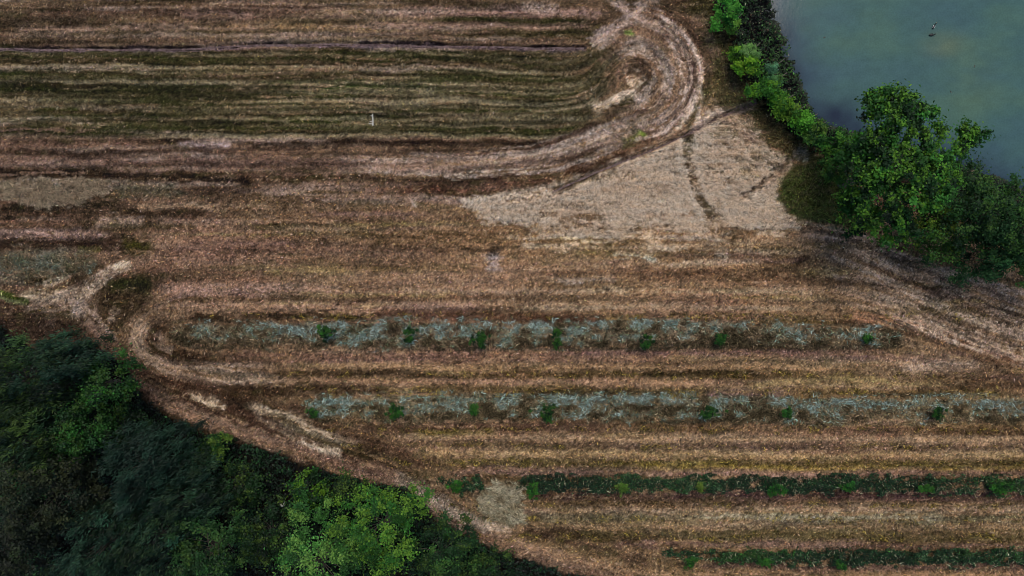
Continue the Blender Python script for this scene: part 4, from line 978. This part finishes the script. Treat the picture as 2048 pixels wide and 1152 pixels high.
T("shrub", 1560, 208, 20, 2.0, "green shrub just past the end of the slanting dirt path", [(44, 94, 24), (52, 104, 26)], hi=.25, hicol=(110, 150, 34), **SH)
T("shrub", 1584, 228, 14, 1.6, "small green shrub on the bank slope below the path end", [(50, 96, 26)], hi=.3, hicol=(120, 150, 50), **{**SH, 'spread': .2})
T("shrub", 1606, 244, 17, 2.0, "bright lime shrub overhanging the pond corner", [(62, 120, 30), (70, 130, 36)], hi=.35, hicol=(110, 180, 50), **SH)
T("shrub", 1632, 268, 22, 2.0, "dull green shrub between the lime shrub and the big tree", [(34, 72, 24), (30, 62, 22)], hi=.15, **SH)
T("shrub", 1662, 290, 26, 2.4, "mid green shrub at the left foot of the big tree", [(40, 88, 26), (46, 96, 30)], hi=.2, hicol=(100, 150, 44), **SH)
T("shrub", 1700, 296, 24, 2.6, "green shrub at the waterline under the big tree", [(40, 84, 24), (46, 92, 26)], hi=.2, hicol=(100, 140, 40), **SH)
T("shrub", 1672, 335, 26, 2.4, "shady green shrub spilling over the dark grass hollow", [(34, 70, 20), (40, 78, 22)], hi=.12, **SH)

# ------------------------------------------------------------------ saplings in their rows
SG = "saplings planted in rows"
def sapling(px, py, w, h, hh, cols, label, lean=(0, 0)):
    c = P(px, py, hh*.6); rx, ry = w/72, h/70
    bx, by = P(px+lean[0], py+h*.3+lean[1], 0)[:2]; o = np.array([bx, by, 0.0])
    root = empty("sapling", tuple(o)); tag(root, label, "sapling", SG)
    pts = [np.array([[bx, by, -.03], [(bx+c[0])/2, (by+c[1])/2, hh*.4], [c[0], c[1]+ry*.4, hh*.9]])]
    paths = [(pts[0], [.022, .016, .006])]
    n = int(13+rx*ry*80)
    q = np.stack([rng.normal(0, .45, n), rng.uniform(-1, 1, n), rng.uniform(.35, 1, n)], 1)
    q[:, 0] *= np.sqrt(np.clip(1-q[:, 1]**2, .1, 1))
    cl = np.stack([c[0]+q[:, 0]*rx*1.7, c[1]+q[:, 1]*ry*.85, hh*(.45+.5*(q[:, 1]*.25+.5)+.2*(q[:, 2]-.5))], 1)
    cl[:, 0] += .22*rx*np.sin(q[:, 1]*rng.uniform(2, 5)+rng.uniform(0, 6)); cl[::5, :2] += rng.normal(0, .12, (len(cl[::5]), 2))
    for k in cl[:10]:
        st = pts[0][1]; paths.append((np.array([st, (st+k)/2+[0, 0, .03], k]), [.01, .007, .004]))
    V, F = tubes(paths, 5); mesh_np("stem", V, F, None, M_STEM, root, True, o)
    V, F, Cc = foliage(cl, 40, .13, cols, .12, .06, np.array([c[0], c[1], hh*.3]), None, .15, (70, 120, 30))
    mesh_np("foliage", V, F, Cc, M_LEAF, root, False, o)
SD = [(22, 60, 18), (30, 76, 22), (16, 46, 16)]; SB = [(32, 80, 24), (44, 96, 28), (24, 62, 20)]
for a in (
    (648, 666, 26, 30, 1.2, SD, "leftmost sapling of the upper grey row, leaning right"),
    (817, 669, 22, 34, 1.3, SD, "narrow upright second sapling of the upper grey row"),
    (963, 679, 32, 36, 1.3, SD, "broad bushy third sapling of the upper grey row"),
    (1112, 674, 19, 48, 1.8, SD, "tallest columnar sapling, fourth in the upper grey row"),
    (1292, 683, 17, 34, 1.2, SD, "thin fifth sapling of the upper grey row, with a gap in its stem"),
    (1441, 679, 16, 26, 1.1, SD, "small sixth sapling of the upper grey row"),
    (1733, 678, 16, 13, .6, SD, "tiny low sapling at the right end of the upper grey row"),
    (626, 826, 17, 20, .7, SD, "faint little sapling at the left end of the lower grey row"),
    (790, 822, 28, 32, 1.1, SD, "bushy sapling in the lower grey row left of a dark gap"),
    (946, 818, 13, 20, .7, SB, "scrappy sapling half hidden by the dark gap in the lower grey row"),
    (1095, 822, 27, 38, 1.2, SD, "conical dark sapling in the middle of the lower grey row"),
    (1417, 822, 26, 34, 1.2, SD, "roundish sapling in the lower grey row below the small sixth one"),
    (1573, 824, 15, 20, .8, SD, "small dim sapling in the lower grey row, second from the right"),
    (1874, 826, 24, 28, 1.1, SD, "last sapling of the lower grey row near the right edge"),
    (914, 970, 16, 24, 1.0, SB, "light green sapling in the short weed wedge"),
    (1066, 978, 19, 34, 1.2, SB, "sapling at the left end of the long weed strip, beside the grass heap"),
    (1247, 974, 17, 18, .9, [(74, 96, 34), (84, 106, 40)], "yellowish sapling in the long weed strip, second from its left end"),
    (1398, 975, 10, 12, .7, [(84, 104, 34)], "very small yellow tinged sapling in the long weed strip"),
    (1550, 979, 28, 30, 1.2, SB, "brightest spreading sapling on the lower side of the long weed strip"),
    (1695, 973, 22, 20, 1.0, SB, "light green sapling inside the long weed strip, third from the right edge"),
    (1850, 977, 24, 18, .9, [(40, 84, 24)], "dull green sapling with a pale stalk, second from right in the long strip"),
    (2000, 978, 28, 36, 1.2, SB, "rightmost sapling of the long weed strip"),
    (1380, 1122, 18, 24, 1.0, SB, "first sapling on the lowest weed strip, near its pointed end"),
    (1527, 1124, 24, 18, .9, SB, "middle sapling on the lower side of the lowest weed strip"),
    (1680, 1130, 18, 20, .9, SD, "dark sapling with a pale stick, on the lowest weed strip"),
): sapling(*a)

# ------------------------------------------------------------------ small things
M_WHITE = plain_mat("white_feather", (.36, .36, .35), (.48, .48, .46), 12, .7, .1)
M_DARK = plain_mat("dark_feather", (.012, .013, .012), (.03, .028, .024), 12, .6, .1)
M_BILL = plain_mat("bill", (.35, .2, .04), (.4, .25, .06), 9, .5, 0)
M_PALEW = plain_mat("weathered_wood", (.36, .33, .28), (.5, .46, .4), 12, .9, .4)
M_PLAST = plain_mat("pale_plastic", (.5, .48, .42), (.58, .56, .5), 6, .5, .05)

def lathe_x(prof, ry=1, rz=1, sides=14):
    """solid along x from (x, r, zc) sections"""
    V, F = [], []
    for (x, r, zc) in prof:
        for k in range(sides):
            a = 2*math.pi*k/sides; V.append([x, r*ry*math.cos(a), zc+r*rz*math.sin(a)])
    for i in range(len(prof)-1):
        for k in range(sides):
            k2 = (k+1) % sides; F.append([i*sides+k, i*sides+k2, (i+1)*sides+k2, (i+1)*sides+k])
    return np.array(V), np.array(F)

def duck(px, py, rz, mb, mw, label):
    p = P(px, py, WATER_Z); root = empty("duck", (p[0], p[1], WATER_Z)); root.rotation_euler = (0, 0, rz); root.scale = (.75, .75, .75); tag(root, label, "duck")
    V, F = lathe_x([(-.27, .004, .1), (-.22, .03, .08), (-.15, .075, .05), (-.05, .105, .03), (.06, .1, .03), (.13, .06, .06), (.155, .036, .1), (.165, .034, .15),
                    (.185, .045, .19), (.215, .042, .2), (.245, .02, .19), (.252, .003, .188)])
    mesh_np("body", V, F, None, mb, root, True)
    V, F = lathe_x([(.235, .016, .185), (.27, .018, .178), (.295, .014, .174), (.302, .002, .173)], 1, .45, 8); mesh_np("bill", V, F, None, M_BILL, root, True)
    for s in (-1, 1):
        V, F = lathe_x([(-.2, .003, .1), (-.14, .03, .095), (-.02, .05, .09), (.06, .035, .08), (.1, .003, .07)], .5, 1, 10); V[:, 1] += s*.07
        mesh_np("wing", V, F, None, mw, root, True)
duck(1867, 53, 1.1, M_DARK, M_WHITE, "white winged duck on the pond, the upper bird of the two")
duck(1863, 70, .05, M_DARK, M_DARK, "all dark duck on the pond just below the white winged one")

def stick(px, py, L, a, r, z, label, mat, name="stick", extra=()):
    p = P(px, py, 0); o = np.array([p[0], p[1], z])
    d = np.array([math.cos(a), math.sin(a), 0])
    paths = [(np.array([-d*L/2, -d*L*.1+[.01, .01, .01], d*L*.2, d*L/2+[0, .01, .02]]), [r, r*.95, r*.85, r*.6])]
    for (t, da, l2) in extra:
        d2 = np.array([math.cos(a+da), math.sin(a+da), .15]); st = d*L*t; paths.append((np.array([st, st+d2*l2*.5, st+d2*l2]), [r*.7, r*.6, r*.35]))
    V, F = tubes(paths, 7); ob = mesh_np(name, V, F, None, mat, None, True); ob.location = o
    tag(ob, label, "stick")
stick(746, 240, .72, math.pi/2, .045, .06, "pale upright post like stick lying across the green mower stripes", M_PALEW, "stick", ((-.1, 1.9, .22), (-.35, 1.6, .26), (.3, 1.3, .14)))
stick(1655, 70, .16, .4, .02, WATER_Z+.01, "dark twig floating on the pond nearest the left bank", M_BARK, "twig")
stick(1958, 128, .16, 1.2, .02, WATER_Z+.01, "dark twig floating on the pond right of the ducks", M_BARK, "twig")
stick(1910, 180, .12, 2.1, .018, WATER_Z+.01, "smallest dark twig floating above the big tree", M_BARK, "twig")
stick(1842, 968, .6, 2.5, .014, .5, "thin pale stick sticking out of the long weed strip", M_PALEW, "stick")
stick(1672, 1121, .6, 2.2, .014, .45, "thin pale stick over the lowest weed strip", M_PALEW, "stick")

# bucket among the brambles
zb = 1.15
p = P(563, 1006, zb); root = empty("bucket", (p[0], p[1], zb-.32)); tag(root, "small pale open bucket caught in dark undergrowth", "bucket")
prof = [(0.0, 0), (.12, 0), (.15, .3), (.162, .3), (.162, .32), (.142, .32), (.14, .3), (.112, .02), (0.0, .02)]
V, F = [], []
for r, z in prof:
    for k in range(20): V.append([r*math.cos(k*math.pi/10), r*math.sin(k*math.pi/10), z])
for i in range(len(prof)-1):
    for k in range(20): k2 = (k+1) % 20; F.append([i*20+k, i*20+k2, (i+1)*20+k2, (i+1)*20+k])
mesh_np("pail", V, F, None, M_PLAST, root, True)
hp = [np.array([.155*math.cos(t), .05+.13*math.sin(t), .31-.02*math.sin(t)]) for t in np.linspace(0, math.pi, 9)]
V, F = tubes([(np.array(hp), [.006]*9)], 6); mesh_np("handle", V, F, None, M_PALEW, root, True)
root.rotation_euler = (.25, .1, 0)
print("DONE objects", len(bpy.data.objects))
